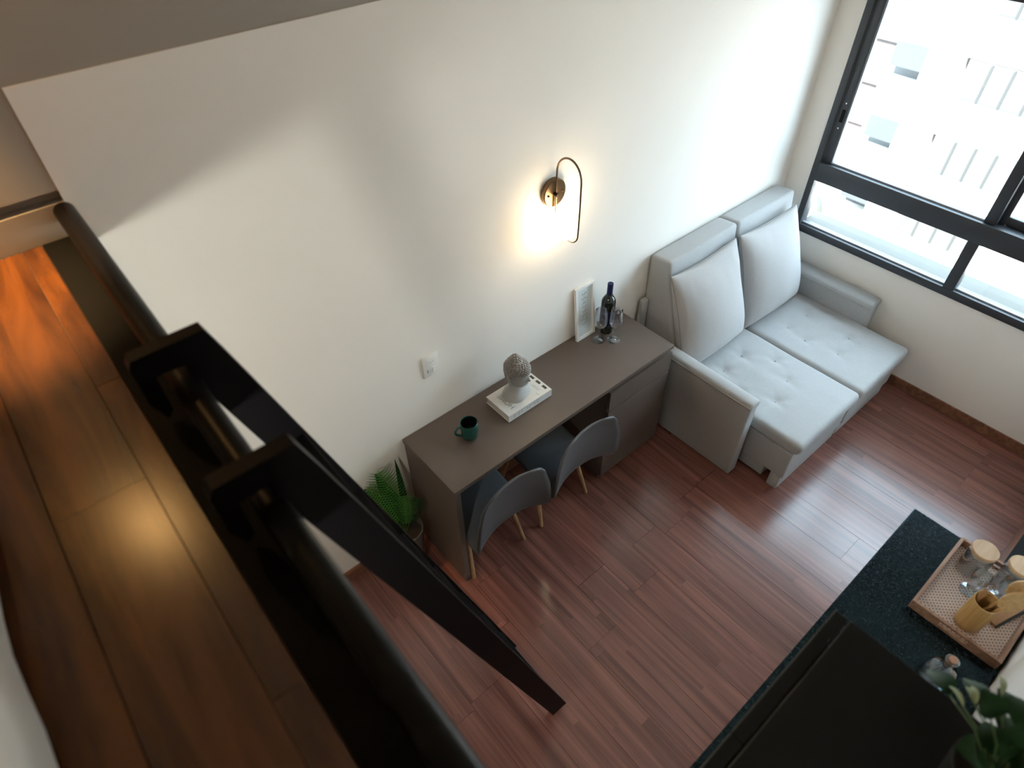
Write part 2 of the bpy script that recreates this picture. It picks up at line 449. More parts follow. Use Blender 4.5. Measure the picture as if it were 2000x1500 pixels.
w = MB()
w.box(XB, 0.2, 0.0, 0.14, -0.15, ZL - 0.036)
w.box(-3.69, 0.2, 0.0, 0.14, ZL - 0.036, ZP)
struct('wall_left', w, M_wall)
w = MB()
w.box(XB, 0.2, 0.003, 0.14, ZP, ZC)
w.box(XB, -3.69, 0.003, 0.14, 2.252, ZP)
w.box(XB, -3.69, 0.035, 0.14, 2.222, 2.252)  # groove added so its overhang shades a dark band along the loft wall
w.box(XB, -3.69, 0.003, 0.14, ZL - 0.036, 2.222)
struct('wall_upper', w, M_taupe)
struct('wall_right', MB().box(XB, 0.2, YR - 0.14, YR, -0.15, ZC), M_wall)
struct('wall_rear', MB().box(XB - 0.14, XB, YR - 0.14, 0.14, -0.15, ZC), M_wall)
struct('ceiling', MB().box(XB - 0.14, 0.2, YR - 0.14, 0.14, ZC, ZC + 0.12), M_ceil)
# window wall with its opening
WY0, WY1, WZ0, WZ1 = -0.145, -2.06, 0.722, 2.243
w = MB()
w.box(0, 0.2, YR, 0, -0.15, WZ0); w.box(0, 0.2, YR, 0, WZ1, ZC)
w.box(0, 0.2, WY0, 0, WZ0, WZ1); w.box(0, 0.2, YR, WY1, WZ0, WZ1)
struct('wall_front', w, M_wall)
# baseboards
struct('baseboard_left', MB().box(-6.0, -0.012, -0.012, 0, 0, 0.07, 0.002), M_base)
struct('baseboard_front', MB().box(-0.012, 0, YR, -0.012, 0, 0.07, 0.002), M_base)

# ------------------------------------------------------------------ window
win = bpy.data.objects.new('window_1', None); COL.objects.link(win); win.location = (0.02, -1.1, WZ0); win['kind'] = 'structure'
win['label'] = 'tall charcoal aluminium window beside the sofa'
FX0, FX1 = -0.012, 0.07
def wp(name, x0, x1, y0, y1, z0, z1, m=M_win, bev=0.004): return finish(name, MB().box(x0, x1, y0, y1, z0, z1, bev), m, win, 30)
wp('jamb', FX0, FX1, -0.185, WY0, WZ0, WZ1)
wp('jamb', FX0, FX1, WY1, WY1 + 0.04, WZ0, WZ1)
wp('bottom_rail', FX0, FX1, WY1, WY0, WZ0, 0.770)
wp('head_rail', FX0, FX1, WY1, WY0, WZ1 - 0.05, WZ1)
wp('transom', FX0 - 0.006, FX1, WY1 + 0.04, -0.185, 1.072, 1.186)
wp('mullion', FX0, FX1, -1.150, -1.090, 0.770, 1.072)
wp('sash_stile', 0.004, 0.050, -0.238, -0.190, 1.186, WZ1 - 0.05)
wp('sash_stile', 0.004, 0.050, -1.165, -1.108, 1.186, WZ1 - 0.05)
wp('sash_stile', 0.052, 0.075, -1.195, -1.135, 1.186, WZ1 - 0.05)
wp('sash_stile', 0.052, 0.075, WY1 + 0.04, WY1 + 0.09, 1.186, WZ1 - 0.05)
wp('sash_rail', 0.052, 0.075, WY1 + 0.09, -1.195, 1.186, 1.232)
wp('sash_rail', 0.052, 0.075, WY1 + 0.09, -1.195, WZ1 - 0.098, WZ1 - 0.05)
wp('sash_rail', 0.004, 0.050, -1.108, -0.238, WZ1 - 0.098, WZ1 - 0.05)
for (y0, y1, z) in ((-1.090, -0.185, 0.770), (WY1 + 0.04, -1.150, 0.770), (-1.108, -0.238, 1.186)):
    wp('glazing_bead', 0.012, 0.030, y0, y1, z, z + 0.009, M_gasket, 0.001)
wp('glazing_bead', 0.010, 0.030, -0.243, -0.238, 1.195, WZ1 - 0.1, M_gasket, 0.001)
def pane(x, y0, y1, z0, z1): finish('pane', MB().box(x, x + 0.004, y0, y1, z0, z1), M_pane, win)
pane(0.03, -1.092, -0.183, 0.768, 1.074); pane(0.03, WY1 + 0.038, -1.148, 0.768, 1.074)
pane(0.026, -1.11, -0.236, 1.184, WZ1 - 0.098); pane(0.062, WY1 + 0.088, -1.193, 1.230, WZ1 - 0.098)
la = wp('latch', -0.002, 0.006, -0.222, -0.205, 1.43, 1.50, M_gasket and M_kit, 0.002)
for zz in (1.395, 1.535): finish('screw', MB().sphere((0.003, -0.213, zz), 0.006, 2, (0.5, 1, 1)), M_steelpin, win, 60)
struct('outside_ledge', MB().box(0.2, 0.42, -3.2, 0.9, 0.58, 0.655, 0.01), M_ledge)
struct('outside_sill', MB().box(0.07, 0.215, WY1 - 0.02, WY0 + 0.02, 0.70, 0.728, 0.002), M_ledge)

# ------------------------------------------------------------------ loft
lf = MB().box(XB, -3.782, YR, 0, ZL - 0.035, ZL - 0.008)
struct('loft_floor', lf, mat('loft_slab', (0.10, 0.05, 0.025), 0.8))
loft = bpy.data.objects['loft_floor']
pm = MB(); pm.box(-0.5, 0.5, -0.5, 0.5, -0.008, 0.0)
for v in pm.bm.verts:
    if v.co.z > -0.001: v.co.x *= 0.99
LPM = plank_mesh('loft_plank', pm, M_loft)
lay(loft, LPM, -5.2, -3.828, YR, 0.0, ZL, 0.145, 1.0, 1.5, 0.001)
lay(loft, LPM, -3.828, -3.783, YR, 0.0, ZL, 0.145, 0.75, 0.85, 0.001)
struct('loft_edge_beam', MB().box(-3.782, XL + 0.004, YR, 0, ZL - 0.037, ZL + 0.002, 0.003), M_steel)
rail = thing('ladder_rail', 'black round steel tube running low along the loft edge', 'rail', (-3.70, -1.08, ZL))
finish('tube', MB().tube([(-3.70, y, 2.201) for y in (-0.004, -0.5, -1.0, -1.5, YR + 0.002)], 0.0245, 24), M_tube, rail, 50)
for y in (-0.30, -1.45, -2.0):
    finish('bracket', MB().box(-3.712, -3.692, y - 0.015, y + 0.015, ZL + 0.001, 2.19), M_steel, rail)

mt = MB().rbox(-5.45, -4.043, -2.10, -0.45, ZL + 0.002, 2.345, 0.06, 0.06,
    disp=lambda p: Vector((p.x + (0.018 * noise.noise(Vector((p.y * 4, p.z * 6, 3.1))) if p.x > -4.3 else 0), p.y, p.z + 0.006 * noise.noise(p * 5))))
tag(finish('mattress', mt, M_sheet, None, 60, (-4.7, -1.3, ZL + 0.002)), 'white sheeted mattress lying on the loft boards', 'mattress')

# ladder hooked over the rail
LX = lambda z: -2.968 + (-3.636 + 2.968) * z / 2.30     # front edge of the stringer
lad = thing('loft_ladder', 'black steel ladder hooked over the loft rail', 'ladder', (-3.0, -0.965, 0))
TH = 0.077
prof = [(LX(0.0), 0.0), (LX(2.235), 2.235), (-3.638, 2.302), (-3.760, 2.302), (-3.768, 2.285), (-3.768, 2.205), (-3.752, 2.160), (-3.738, 2.175), (-3.738, 2.252),
        (-3.690, 2.252), (LX(2.19) - TH, 2.19), (LX(0.0) - TH, 0.0)]
for (ya, yb) in ((-1.150, -1.122), (-0.816, -0.788)):
    st = MB().prism(prof, 'Y', ya, yb)
    finish('stringer', st, M_ladder, lad)
for k in range(7):
    z = 0.28 + 0.28 * k
    finish('tread', MB().box(LX(z) - TH * 0.96, LX(z) - 0.004, -1.1215, -0.8165, z - 0.022, z, 0.002), M_ladder, lad)
for (ya, sg) in ((-0.787, 1),):
    for k in range(7):
        z = 0.27 + 0.28 * k
        finish('bolt', MB().sphere((LX(z) - 0.008, ya, z), 0.006, 1), M_steelpin, lad, 60)

# ------------------------------------------------------------------ desk
DX0, DX1, DD, DZ = -2.947, -1.513, 0.401, 0.75
desk = thing('desk', 'long taupe laminate desk against the white wall', 'desk', (-2.23, -0.2, 0))
finish('desktop', MB().box(DX0, DX1, -DD, -0.002, DZ - 0.024, DZ, 0.0015), M_desk, desk)
finish('side_panel', MB().box(DX0, DX0 + 0.03, -DD, -0.014, 0, DZ - 0.0245, 0.001), M_desk, desk)
finish('back_panel', MB().box(DX0 + 0.03, -1.985, -0.03, -0.014, 0.36, DZ - 0.0245), M_deskd, desk)
cab = finish('cabinet_body', MB().box(-1.985, -1.967, -DD + 0.02, -0.014, 0.0, DZ - 0.0245).box(DX1 - 0.018, DX1, -DD + 0.02, -0.014, 0.0, DZ - 0.0245)
             .box(-1.967, DX1 - 0.018, -DD + 0.02, -0.014, 0.03, 0.05).box(-1.967, DX1 - 0.018, -0.03, -0.014, 0.05, DZ - 0.0245).box(-1.967, DX1 - 0.018, -DD + 0.05, -0.03, 0.56, 0.575), M_desk, desk)
finish('drawer_front', MB().box(-1.984, DX1 - 0.001, -DD, -DD + 0.018, 0.572, 0.700, 0.001), M_desk, desk)
finish('door', MB().box(-1.984, DX1 - 0.001, -DD, -DD + 0.018, 0.03, 0.560, 0.001), M_desk, desk)

# ------------------------------------------------------------------ chairs
def chair_shell():
    mb = MB(); NS, NU = 34, 20
    ctr = [(0.0, (0.205, 0.420)), (0.12, (0.185, 0.436)), (0.30, (0.05, 0.415)), (0.45, (-0.08, 0.393)), (0.57, (-0.205, 0.398)), (0.66, (-0.265, 0.455)), (0.80, (-0.285, 0.590)), (1.0, (-0.300, 0.775))]
    wid = [(0.0, 0.140), (0.06, 0.162), (0.3, 0.170), (0.52, 0.173), (0.60, 0.196), (0.70, 0.218), (0.84, 0.205), (0.93, 0.180), (0.975, 0.150), (1.0, 0.105)]
    cur = [(0.0, 0.0), (0.15, 0.015), (0.4, 0.03), (0.56, 0.05), (0.68, 0.055), (0.8, 0.042), (1.0, 0.02)]
    def ip(t, s):
        for (a, A), (b, B) in zip(t[:-1], t[1:]):
            if s <= b:
                k = (s - a) / (b - a); k = k * k * (3 - 2 * k) * 0.35 + k * 0.65
                return tuple(p + (q - p) * k for p, q in zip(A, B)) if isinstance(A, tuple) else A + (B - A) * k
        return t[-1][1]
    rows = []
    for i in range(NS + 1):
        s_ = i / NS; s_ = 1 - (1 - s_) ** 1.25
        c = Vector((0, *ip(ctr, s_))); a = Vector((0, *ip(ctr, max(0, s_ - .03)))); b = Vector((0, *ip(ctr, min(1, s_ + .03))))
        t = (b - a).normalized(); n = Vector((1, 0, 0)).cross(t)       # up on the seat, forward on the back
        wv = ip(wid, s_); cv = ip(cur, s_)
        rows.append([mb.bm.verts.new(c + Vector((1, 0, 0)) * (wv * u) + n * cv * abs(u) ** 2.2) for u in [(-1 + 2 * j / NU) for j in range(NU + 1)]])
    for a, b in zip(rows[:-1], rows[1:]):
        for j in range(NU): mb.bm.faces.new((a[j], a[j + 1], b[j + 1], b[j]))
    return mb
def make_chair(loc, label):
    t = thing('dining_chair', label, 'chair', loc, None)
    L = Vector(loc)
    sh = chair_shell(); sh.xform(Matrix.Translation(L))
    o = finish('seat_shell', sh, M_shell, t, 80)
    md = o.modifiers.new('thickness', 'SOLIDIFY'); md.thickness = 0.011; md.offset = 0
    for sx in (-1, 1):
        for (ty, fy) in ((0.10, 0.165), (-0.075, -0.188)):
            mb = MB().tube([L + Vector((sx * 0.105, ty, 0.372)), L + Vector((sx * 0.145, ty * .5 + fy * .5, 0.20)), L + Vector((sx * 0.168, fy, 0.0))], [0.0135, 0.0135, 0.0105], 14)
            for v in mb.bm.verts:
                if v.co.z < L.z: v.co.z = L.z
            finish('leg', mb, M_leg, t, 50)
    for (p, q) in (((-0.13, 0.122, 0.30), (0.13, -0.122, 0.30)), ((0.13, 0.122, 0.30), (-0.13, -0.122, 0.30)), ((-0.12, -0.11, 0.34), (0.12, -0.11, 0.34)), ((-0.12, 0.115, 0.34), (0.12, 0.115, 0.34))):
        finish('brace', MB().tube([L + Vector(p), L + Vector(q)], 0.004, 8), M_wire, t)
    finish('mount_plate', MB().box(L.x - 0.11, L.x + 0.11, L.y - 0.09, L.y + 0.11, 0.358, 0.366), M_wire, t)
    return t
CY = -0.222
ch = make_chair((-2.735, CY, 0), 'charcoal shell chair tucked under the desk next to its side panel')
dup(ch, (-2.275, CY, 0), 'charcoal shell chair tucked under the desk next to the drawer cabinet')

# ------------------------------------------------------------------ sofa bed
sofa = thing('sofa_bed', 'light grey fabric sofa bed with both seats pulled out', 'sofa', (-0.72, -0.55, 0))
def arm(x0, x1, y0, y1, z):
    a = finish('armrest', MB().rbox(x0, x1, y0, y1, 0.0, z - 0.012, 0.012, 0.06), M_fabric, sofa, 60)
    def d(p):
        k = sstep(z - 0.03, z, p.z); return Vector((p.x, p.y, p.z + 0.006 * k * math.cos((p.x - (x0 + x1) / 2) / (x1 - x0) * PI)))
    finish('arm_pad', MB().rbox(x0 - 0.004, x1 + 0.006, y0 - 0.006, y1, z - 0.045, z, 0.018, 0.02, d), M_fabric, a, 60)
    for xx in (x0 - 0.005, x1 + 0.007):
        finish('piping', MB().tube([(xx, y0 - 0.004, z - 0.02), (xx, (y0 + y1) / 2, z - 0.02), (xx, y1 - 0.01, z - 0.02)], 0.003, 8), M_fabric, a, 60)
arm(-1.410, -1.335, -0.856, -0.030, 0.57)
arm(-0.142, -0.030, -0.835, -0.030, 0.55)
def back(x0, x1):
    def d(p):
        # the front leans: shallow at the top, deep at the bottom
        k = (p.y + 0.005) / (-0.135)            # 0 at the wall side, 1 at the front
        lean = sstep(1.05, 0.38, p.z) * 0.14
        wr = 0.005 * noise.noise(Vector((p.x * 16, p.z * 7, 1.7))) * sstep(0.95, 0.75, p.z)
        puff = 0.012 * (1 - ((p.x - (x0 + x1) / 2) / ((x1 - x0) / 2)) ** 2)
        return Vector((p.x, p.y - max(0, k) * (lean + puff * (0.4 + 0.6 * sstep(1.0, 0.7, p.z))) + wr * k, p.z + 0.012 * k * sstep(0.9, 1.0, p.z)))
    return finish('back_cushion', MB().rbox(x0, x1, -0.140, -0.005, 0.36, 1.018, 0.02, 0.03, d), M_fabric, sofa, 60)
back(-1.298, -0.702); back(-0.694, -0.120)
finish('rear_frame', MB().rbox(-1.352, -1.302, -0.05, -0.014, 0.0, 0.745, 0.012, 0.05), M_fabric, sofa, 60)
tufts = {0: [(-0.93, -0.505), (-1.113, -0.513), (-0.916, -0.80), (-1.108, -0.85), (-1.20, -0.68), (-0.82, -0.66)], 1: [(-0.53, -0.673), (-0.50, -0.538), (-0.314, -0.84), (-0.494, -0.871), (-0.31, -0.55)]}
for i, (x0, x1) in enumerate(((-1.300, -0.699), (-0.690, -0.132))):
    def d(p, i=i, x0=x0, x1=x1):
        z = p.z
        if z > 0.36:
            for (tx, ty) in tufts[i]:
                r2 = (p.x - tx) ** 2 + (p.y - ty) ** 2
                z -= 0.013 * math.exp(-r2 / 0.0009) + 0.006 * math.exp(-r2 / 0.008)
                an = math.atan2(p.y - ty, p.x - tx)
                z += 0.003 * math.exp(-r2 / 0.006) * math.cos(5 * an + i)
            z += 0.0035 * noise.noise(Vector((p.x * 9, p.y * 6, 2.2 + i)))
            z += 0.010 * (1 - ((p.x - (x0 + x1) / 2) / ((x1 - x0) / 2)) ** 2)
        return Vector((p.x, p.y - 0.010 * sstep(0.31, 0.35, p.z) * sstep(-1.0, -1.1, p.y), z))
    ct = finish('seat_cushion', MB().rbox(x0, x1, -1.122, -0.262, 0.312, 0.398, 0.028, 0.0165, d), M_fabric, sofa, 70)
    for (tx, ty) in tufts[i]:
        finish('tuft_button', MB().sphere((tx, ty, 0.3875 + 0.004), 0.006, 1, (1, 1, 0.5)), M_fabric, ct, 80)
    finish('seat_base', MB().rbox(x0 + 0.006, x1 - 0.006, -1.104, -0.30, 0.105, 0.311, 0.010, 0.06), M_fabric, sofa, 60)
    finish('front_panel', MB().rbox(x0 + 0.006, x1 - 0.006, -1.092, -1.03, 0.0, 0.108, 0.008, 0.06), M_fabric, sofa, 60)
    finish('bed_drawer', MB().rbox(x0 + 0.02, x1 - 0.02, -0.985, -0.30, 0.012, 0.103, 0.008, 0.08), M_fabric, sofa, 60)
    for yy in (-0.95, -0.40):
        for xx in (x0 + 0.06, x1 - 0.06):
            finish('caster', MB().box(xx - 0.01, xx + 0.01, yy - 0.012, yy + 0.012, 0.0, 0.014, 0.003), M_wire, sofa)

def pillow(cx, tilt, label, seed, W=0.570, H=0.60, T=0.122, yaw=0.0, roll=0.0, ybase=-0.375, zb=0.408):
    mb = MB(); N = 30; rows = {1: [], -1: []}
    for sd in (1, -1):
        for i in range(N + 1):
            row = []
            for j in range(N + 1):
                u = math.sin((-1 + 2 * i / N) * PI / 2); v = math.sin((-1 + 2 * j / N) * PI / 2)
                ax = 1 - u * u; ay = 1 - v * v
                t = T * (max(0, ax) ** 0.42) * (max(0, ay) ** 0.42)
                x = u * W / 2 * (1 - 0.085 * ay); z = v * H / 2 * (1 - 0.075 * ax)
                e = (1 - max(0, ax) ** 0.5) + (1 - max(0, ay) ** 0.5)
                wr = 0.013 * noise.noise(Vector((x * 24 + seed, z * 8, seed))) * min(1, e) * min(1, 12 * min(ax, ay)) + 0.006 * noise.noise(Vector((x * 5, z * 5, seed * 3.3)))
                sag = 1 + 0.22 * -v
                row.append(mb.bm.verts.new((x, -sd * (t * sag + wr * (t / T)), z)))
            rows[sd].append(row)
    for sd in (1, -1):
        R = rows[sd]
        for i in range(N):
            for j in range(N):
                f = (R[i][j], R[i + 1][j], R[i + 1][j + 1], R[i][j + 1])
                mb.bm.faces.new(f if sd > 0 else tuple(reversed(f)))
    bmesh.ops.remove_doubles(mb.bm, verts=mb.bm.verts[:], dist=0.0004)
    base = Vector((cx, ybase, zb))
    Mx = Matrix.Translation(base) @ Matrix.Rotation(yaw, 4, 'Z') @ Matrix.Rotation(-tilt, 4, 'X') @ Matrix.Rotation(roll, 4, 'Y') @ Matrix.Translation((0, 0, H / 2))
    mb.xform(Mx)
    t = thing('throw_pillow', label, 'cushion', base)
    finish('cover', mb, M_pillow, t, 180)
    pts = []
    for k in range(81):
        a = k / 80 * 4; sdn = int(a) % 4; f = (a - int(a)) * 2 - 1
        u, v = ((f, -1), (1, f), (-f, 1), (-1, -f))[sdn]
        x = u * W / 2 * (1 - 0.085 * (1 - v * v)); z = v * H / 2 * (1 - 0.075 * (1 - u * u))
        pts.append(Mx @ Vector((x, 0, z)))
    finish('piping', MB().tube(pts, 0.0022, 6), M_seam, t, 60)
    return t
pillow(-1.045, 0.33, 'pale grey cushion leaning on the sofa back on the desk side', 2.0, yaw=0.0)
pillow(-0.466, 0.31, 'pale grey cushion leaning on the sofa back by the window', 5.0, yaw=0.0, roll=0.02)

# ------------------------------------------------------------------ things on the desk
def arc(cy, cz, r, a0, a1, n, x): return [(x, cy + r * math.cos(a0 + (a1 - a0) * i / n), cz + r * math.sin(a0 + (a1 - a0) * i / n)) for i in range(n + 1)]

# mug
mg = thing('mug', 'dark teal glazed mug with a handle standing on the desk', 'mug', (-2.700, -0.190, DZ))
mc = (-2.700, -0.190)
finish('cup', MB().lathe([(0.0, 0.001), (0.031, 0.0), (0.036, 0.006), (0.0395, 0.03), (0.040, 0.06), (0.0405, 0.092), (0.0385, 0.094), (0.037, 0.090), (0.036, 0.03), (0.030, 0.010), (0.0, 0.009)], mc[0], mc[1], 36, DZ), M_mug, mg, 60)
finish('coffee', MB().lathe([(0.0364, 0.088), (0.0352, 0.03), (0.0, 0.0295)], mc[0], mc[1], 36, DZ), M_mugin, mg)
hp = []
for k in range(13):
    a = -PI / 2 * 1.1 + PI * 1.1 * k / 12
    q = 0.037 + 0.030 * math.cos(a); zz = 0.048 + 0.028 * math.sin(a)
    hp.append((mc[0] - q * 0.93, mc[1] + q * 0.36, DZ + zz))
finish('handle', MB().tube(hp, 0.006, 10), M_mug, mg, 60)

# book
BX0, BX1, BY0, BY1, BZ = -2.514, -2.244, -0.246, -0.078, DZ
bk = thing('book', 'thick ivory coffee table book under the grey bust', 'book', ((BX0 + BX1) / 2, (BY0 + BY1) / 2, BZ))
finish('back_cover', MB().box(BX0, BX1, BY0, BY1, BZ, BZ + 0.0035, 0.0008), M_cover, bk)
finish('front_cover', MB().box(BX0, BX1, BY0, BY1, BZ + 0.0385, BZ + 0.042, 0.0008), M_cover, bk)
finish('spine', MB().box(BX0, BX1, BY0, BY0 + 0.004, BZ + 0.0035, BZ + 0.0385), mat('book_spine', (0.64, 0.64, 0.64), 0.5), bk)
finish('pages', MB().box(BX0 + 0.004, BX1 - 0.004, BY0 + 0.004, BY1 - 0.004, BZ + 0.0035, BZ + 0.0385), M_pages, bk)
def lettering(name, txt, size, M, m, parent, depth=0.0003):
    cu = bpy.data.curves.new(name, 'FONT'); cu.body = txt; cu.size = size; cu.extrude = depth; cu.align_x = 'CENTER'; cu.align_y = 'CENTER'
    to = bpy.data.objects.new(name, cu); COL.objects.link(to)
    dg = bpy.context.evaluated_depsgraph_get(); dg.update()
    me = bpy.data.meshes.new_from_object(to.evaluated_get(dg))
    bpy.data.objects.remove(to); me.materials.clear(); me.materials.append(m)
    o = bpy.data.objects.new(name, me); COL.objects.link(o)
    base = Vector((0, 0, 0)); q = parent
    while q is not None: base += q.location; q = q.parent
    o.parent = parent; o.matrix_local = Matrix.Translation(-base) @ M
    return o
RZ = lambda a: Matrix.Rotation(a, 4, 'Z'); RX = lambda a: Matrix.Rotation(a, 4, 'X'); TR = lambda *p: Matrix.Translation(p)
lettering('cover_lettering', 'HOME', 0.034, TR(-2.462, -0.165, BZ + 0.0424) @ RZ(PI / 2) @ Matrix.Diagonal((1.15, 1.1, 1, 1)), M_grey, bk)
lettering('spine_lettering', 'HOME', 0.036, TR(-2.40, BY0 - 0.0003, BZ + 0.021) @ RX(PI / 2) @ Matrix.Diagonal((1.7, 0.85, 1, 1)), M_lgrey, bk)
for k in range(3):
    finish('cover_picture', MB().box(-2.268, -2.254, -0.226 + 0.045 * k, -0.198 + 0.045 * k, BZ + 0.0421, BZ + 0.0424), M_dark, bk)
for (x, y, l) in ((-2.298, -0.185, 0.05), (-2.290, -0.19, 0.045), (-2.318, -0.225, 0.02)):
    finish('cover_text_line', MB().box(x - 0.0015, x + 0.0015, y - l / 2, y + l / 2, BZ + 0.0421, BZ + 0.0424), M_lgrey, bk)

# bust on the book
HZ = BZ + 0.0421; HB = Vector((-2.385, -0.150, HZ))
bu = thing('bust', 'grey resin head bust with curled hair on the book', 'bust', HB)
FA = math.radians(-74)     # facing direction in the XY plane
fwd = Vector((math.cos(FA), math.sin(FA), 0)); sid = Vector((-math.sin(FA), math.cos(FA), 0))
def L2W(a, b, z): return HB + fwd * a + sid * b + Vector((0, 0, z))     # a forward, b to the side
def head_r(th, z):
    """radius of head outline (front direction th=0) at relative height 0..1"""
    pr = [(0.0, 0.030), (0.08, 0.038), (0.2, 0.0465), (0.35, 0.0505), (0.55, 0.0545), (0.72, 0.0535), (0.85, 0.044), (0.94, 0.029), (1.0, 0.0)]
    for (a, A), (b, B) in zip(pr[:-1], pr[1:]):
        if z <= b:
            k = (z - a) / (b - a)
            if b == 1.0: return B + (A - B) * math.sqrt(max(0, 1 - k * k))
            return A + (B - A) * k
    return 0
HH0, HH = 0.066, 0.150
mb = MB(); NR, NT = 44, 48; rings = []
for i in range(NR + 1):
    z = i / NR; ring = []
    for j in range(NT):
        th = 2 * PI * j / NT; r = head_r(th, z)
        a = r * math.cos(th) * 1.14; b = r * math.sin(th) * 0.94
        fr = max(0, math.cos(th))
        if z < 0.12: a += 0.010 * fr * (z / 0.12)                               # chin
        # nose, brows, eyes, lips
        nose = math.exp(-(th if th < PI else th - 2 * PI) ** 2 / 0.016) * math.exp(-((z - 0.33) / 0.06) ** 2) * 0.014 + math.exp(-(th if th < PI else th - 2 * PI) ** 2 / 0.010) * math.exp(-((z - 0.42) / 0.08) ** 2) * 0.007
        t2 = abs(th if th < PI else th - 2 * PI)
        eye = -0.006 * math.exp(-((t2 - 0.42) / 0.22) ** 2) * math.exp(-((z - 0.45) / 0.035) ** 2)
        lid = 0.0035 * math.exp(-((t2 - 0.42) / 0.16) ** 2) * math.exp(-((z - 0.435) / 0.018) ** 2)
        brow = 0.003 * math.exp(-((t2 - 0.40) / 0.28) ** 2) * math.exp(-((z - 0.515) / 0.025) ** 2)
        lip = 0.005 * math.exp(-(t2 / 0.22) ** 2) * (math.exp(-((z - 0.205) / 0.018) ** 2) + math.exp(-((z - 0.165) / 0.018) ** 2)) - 0.003 * math.exp(-(t2 / 0.3) ** 2) * math.exp(-((z - 0.185) / 0.008) ** 2)
        k = nose + eye + lid + brow + lip
        a += k * math.cos(th); b += k * math.sin(th)
        ring.append(mb.bm.verts.new(L2W(a + 0.006, b, HH0 + z * HH)))
    rings.append(ring)
for A, B in zip(rings[:-1], rings[1:]):
    for j in range(NT): mb.bm.faces.new((A[j], A[(j + 1) % NT], B[(j + 1) % NT], B[j]))
mb.bm.faces.new(list(reversed(rings[0])))
bmesh.ops.remove_doubles(mb.bm, verts=mb.bm.verts[:], dist=0.0002)
finish('head', mb, M_bust, bu, 70)
nb = MB(); rr = []
for (z, a, b) in ((0.0, 0.060, 0.074), (0.006, 0.061, 0.075), (0.022, 0.056, 0.066), (0.036, 0.043, 0.047), (0.050, 0.034, 0.036), (0.075, 0.031, 0.033), (0.100, 0.031, 0.033)):
    rr.append([nb.bm.verts.new(L2W(a * math.copysign(abs(math.cos(2 * PI * j / 40)) ** 0.8, math.cos(2 * PI * j / 40)), b * math.copysign(abs(math.sin(2 * PI * j / 40)) ** 0.8, math.sin(2 * PI * j / 40)), z)) for j in range(40)])
for A, B in zip(rr[:-1], rr[1:]):
    for j in range(40): nb.bm.faces.new((A[j], A[(j + 1) % 40], B[(j + 1) % 40], B[j]))
nb.bm.faces.new(list(reversed(rr[0]))); nb.bm.faces.new(rr[-1])
finish('neck', nb, M_bust, bu, 60)
for s_ in (-1, 1):
    eb = MB()
    eb.tube([L2W(-0.004, s_ * 0.050, HH0 + 0.085), L2W(-0.009, s_ * 0.056, HH0 + 0.078), L2W(-0.008, s_ * 0.056, HH0 + 0.062), L2W(-0.002, s_ * 0.052, HH0 + 0.045), L2W(0.001, s_ * 0.049, HH0 + 0.022)], [0.004, 0.008, 0.008, 0.006, 0.007], 10)
    finish('ear', eb, M_bust, bu, 60)
cb = MB(); rnd = random.Random(3)
def curl(p, r): cb.sphere(p, r, 1)
zt = 0.50
for i in range(13):
    z = 0.46 + 0.53 * i / 12
    r = head_r(0, min(z, 0.995)); n = max(4, int(2 * PI * max(r, 0.008) / 0.0125))
    for j in range(n):
        th = 2 * PI * (j + 0.5 * (i % 2)) / n; t2 = abs((th + PI) % (2 * PI) - PI)
        lim = 0.63 if t2 < 1.0 else (0.63 - 0.17 * min(1, (t2 - 1.0) / 0.4))
        if z < lim: continue
        cb.sphere(L2W(r * math.cos(th) * 1.15 + 0.006, r * math.sin(th) * 0.95, HH0 + z * HH), 0.0070, 1)
for i in range(5):
    z = 0.196 + HH0 - 0.066 + 0.009 * i + 0.004; r = 0.036 * (1 - i / 5.2); n = max(1, int(2 * PI * r / 0.0125))
    for j in range(n):
        th = 2 * PI * (j + 0.5 * (i % 2)) / n
        cb.sphere(L2W(r * math.cos(th) - 0.004, r * math.sin(th), z), 0.0070, 1)
for k in range(9):
    z = 0.20 + 0.26 * k / 9
    for th in [PI + x * 0.19 for x in range(-6, 7)]:
        r = head_r(0, z); cb.sphere(L2W(r * math.cos(th) * 1.15 + 0.006, r * math.sin(th) * 0.95, HH0 + z * HH), 0.0070, 1)
co = finish('hair_curls', cb, M_curl, bu, 60); co['kind'] = 'stuff'

# picture frame
pf = thing('picture_frame', 'small white box frame with grey lettering leaning on the wall', 'frame', (-1.812, -0.045, DZ))
tilt = math.atan2(0.036, 0.315)
PM4 = TR(-1.812, -0.0525, DZ + 0.0005) @ RX(-tilt)
FW, FH, FT = 0.132, 0.318, 0.016
def fp(name, x0, x1, z0, z1, y0, y1, m, bev=0.001): 
    return finish(name, MB().box(x0, x1, y0, y1, z0, z1, bev).xform(PM4), m, pf)
fp('stile', -FW / 2, -FW / 2 + 0.015, 0, FH, 0, FT, M_white); fp('stile', FW / 2 - 0.015, FW / 2, 0, FH, 0, FT, M_white)
fp('rail', -FW / 2 + 0.015, FW / 2 - 0.015, 0, 0.015, 0, FT, M_white); fp('rail', -FW / 2 + 0.015, FW / 2 - 0.015, FH - 0.015, FH, 0, FT, M_white)
fp('print', -FW / 2 + 0.014, FW / 2 - 0.014, 0.014, FH - 0.014, 0.010, 0.014, M_paper, 0)
zz = 0.265
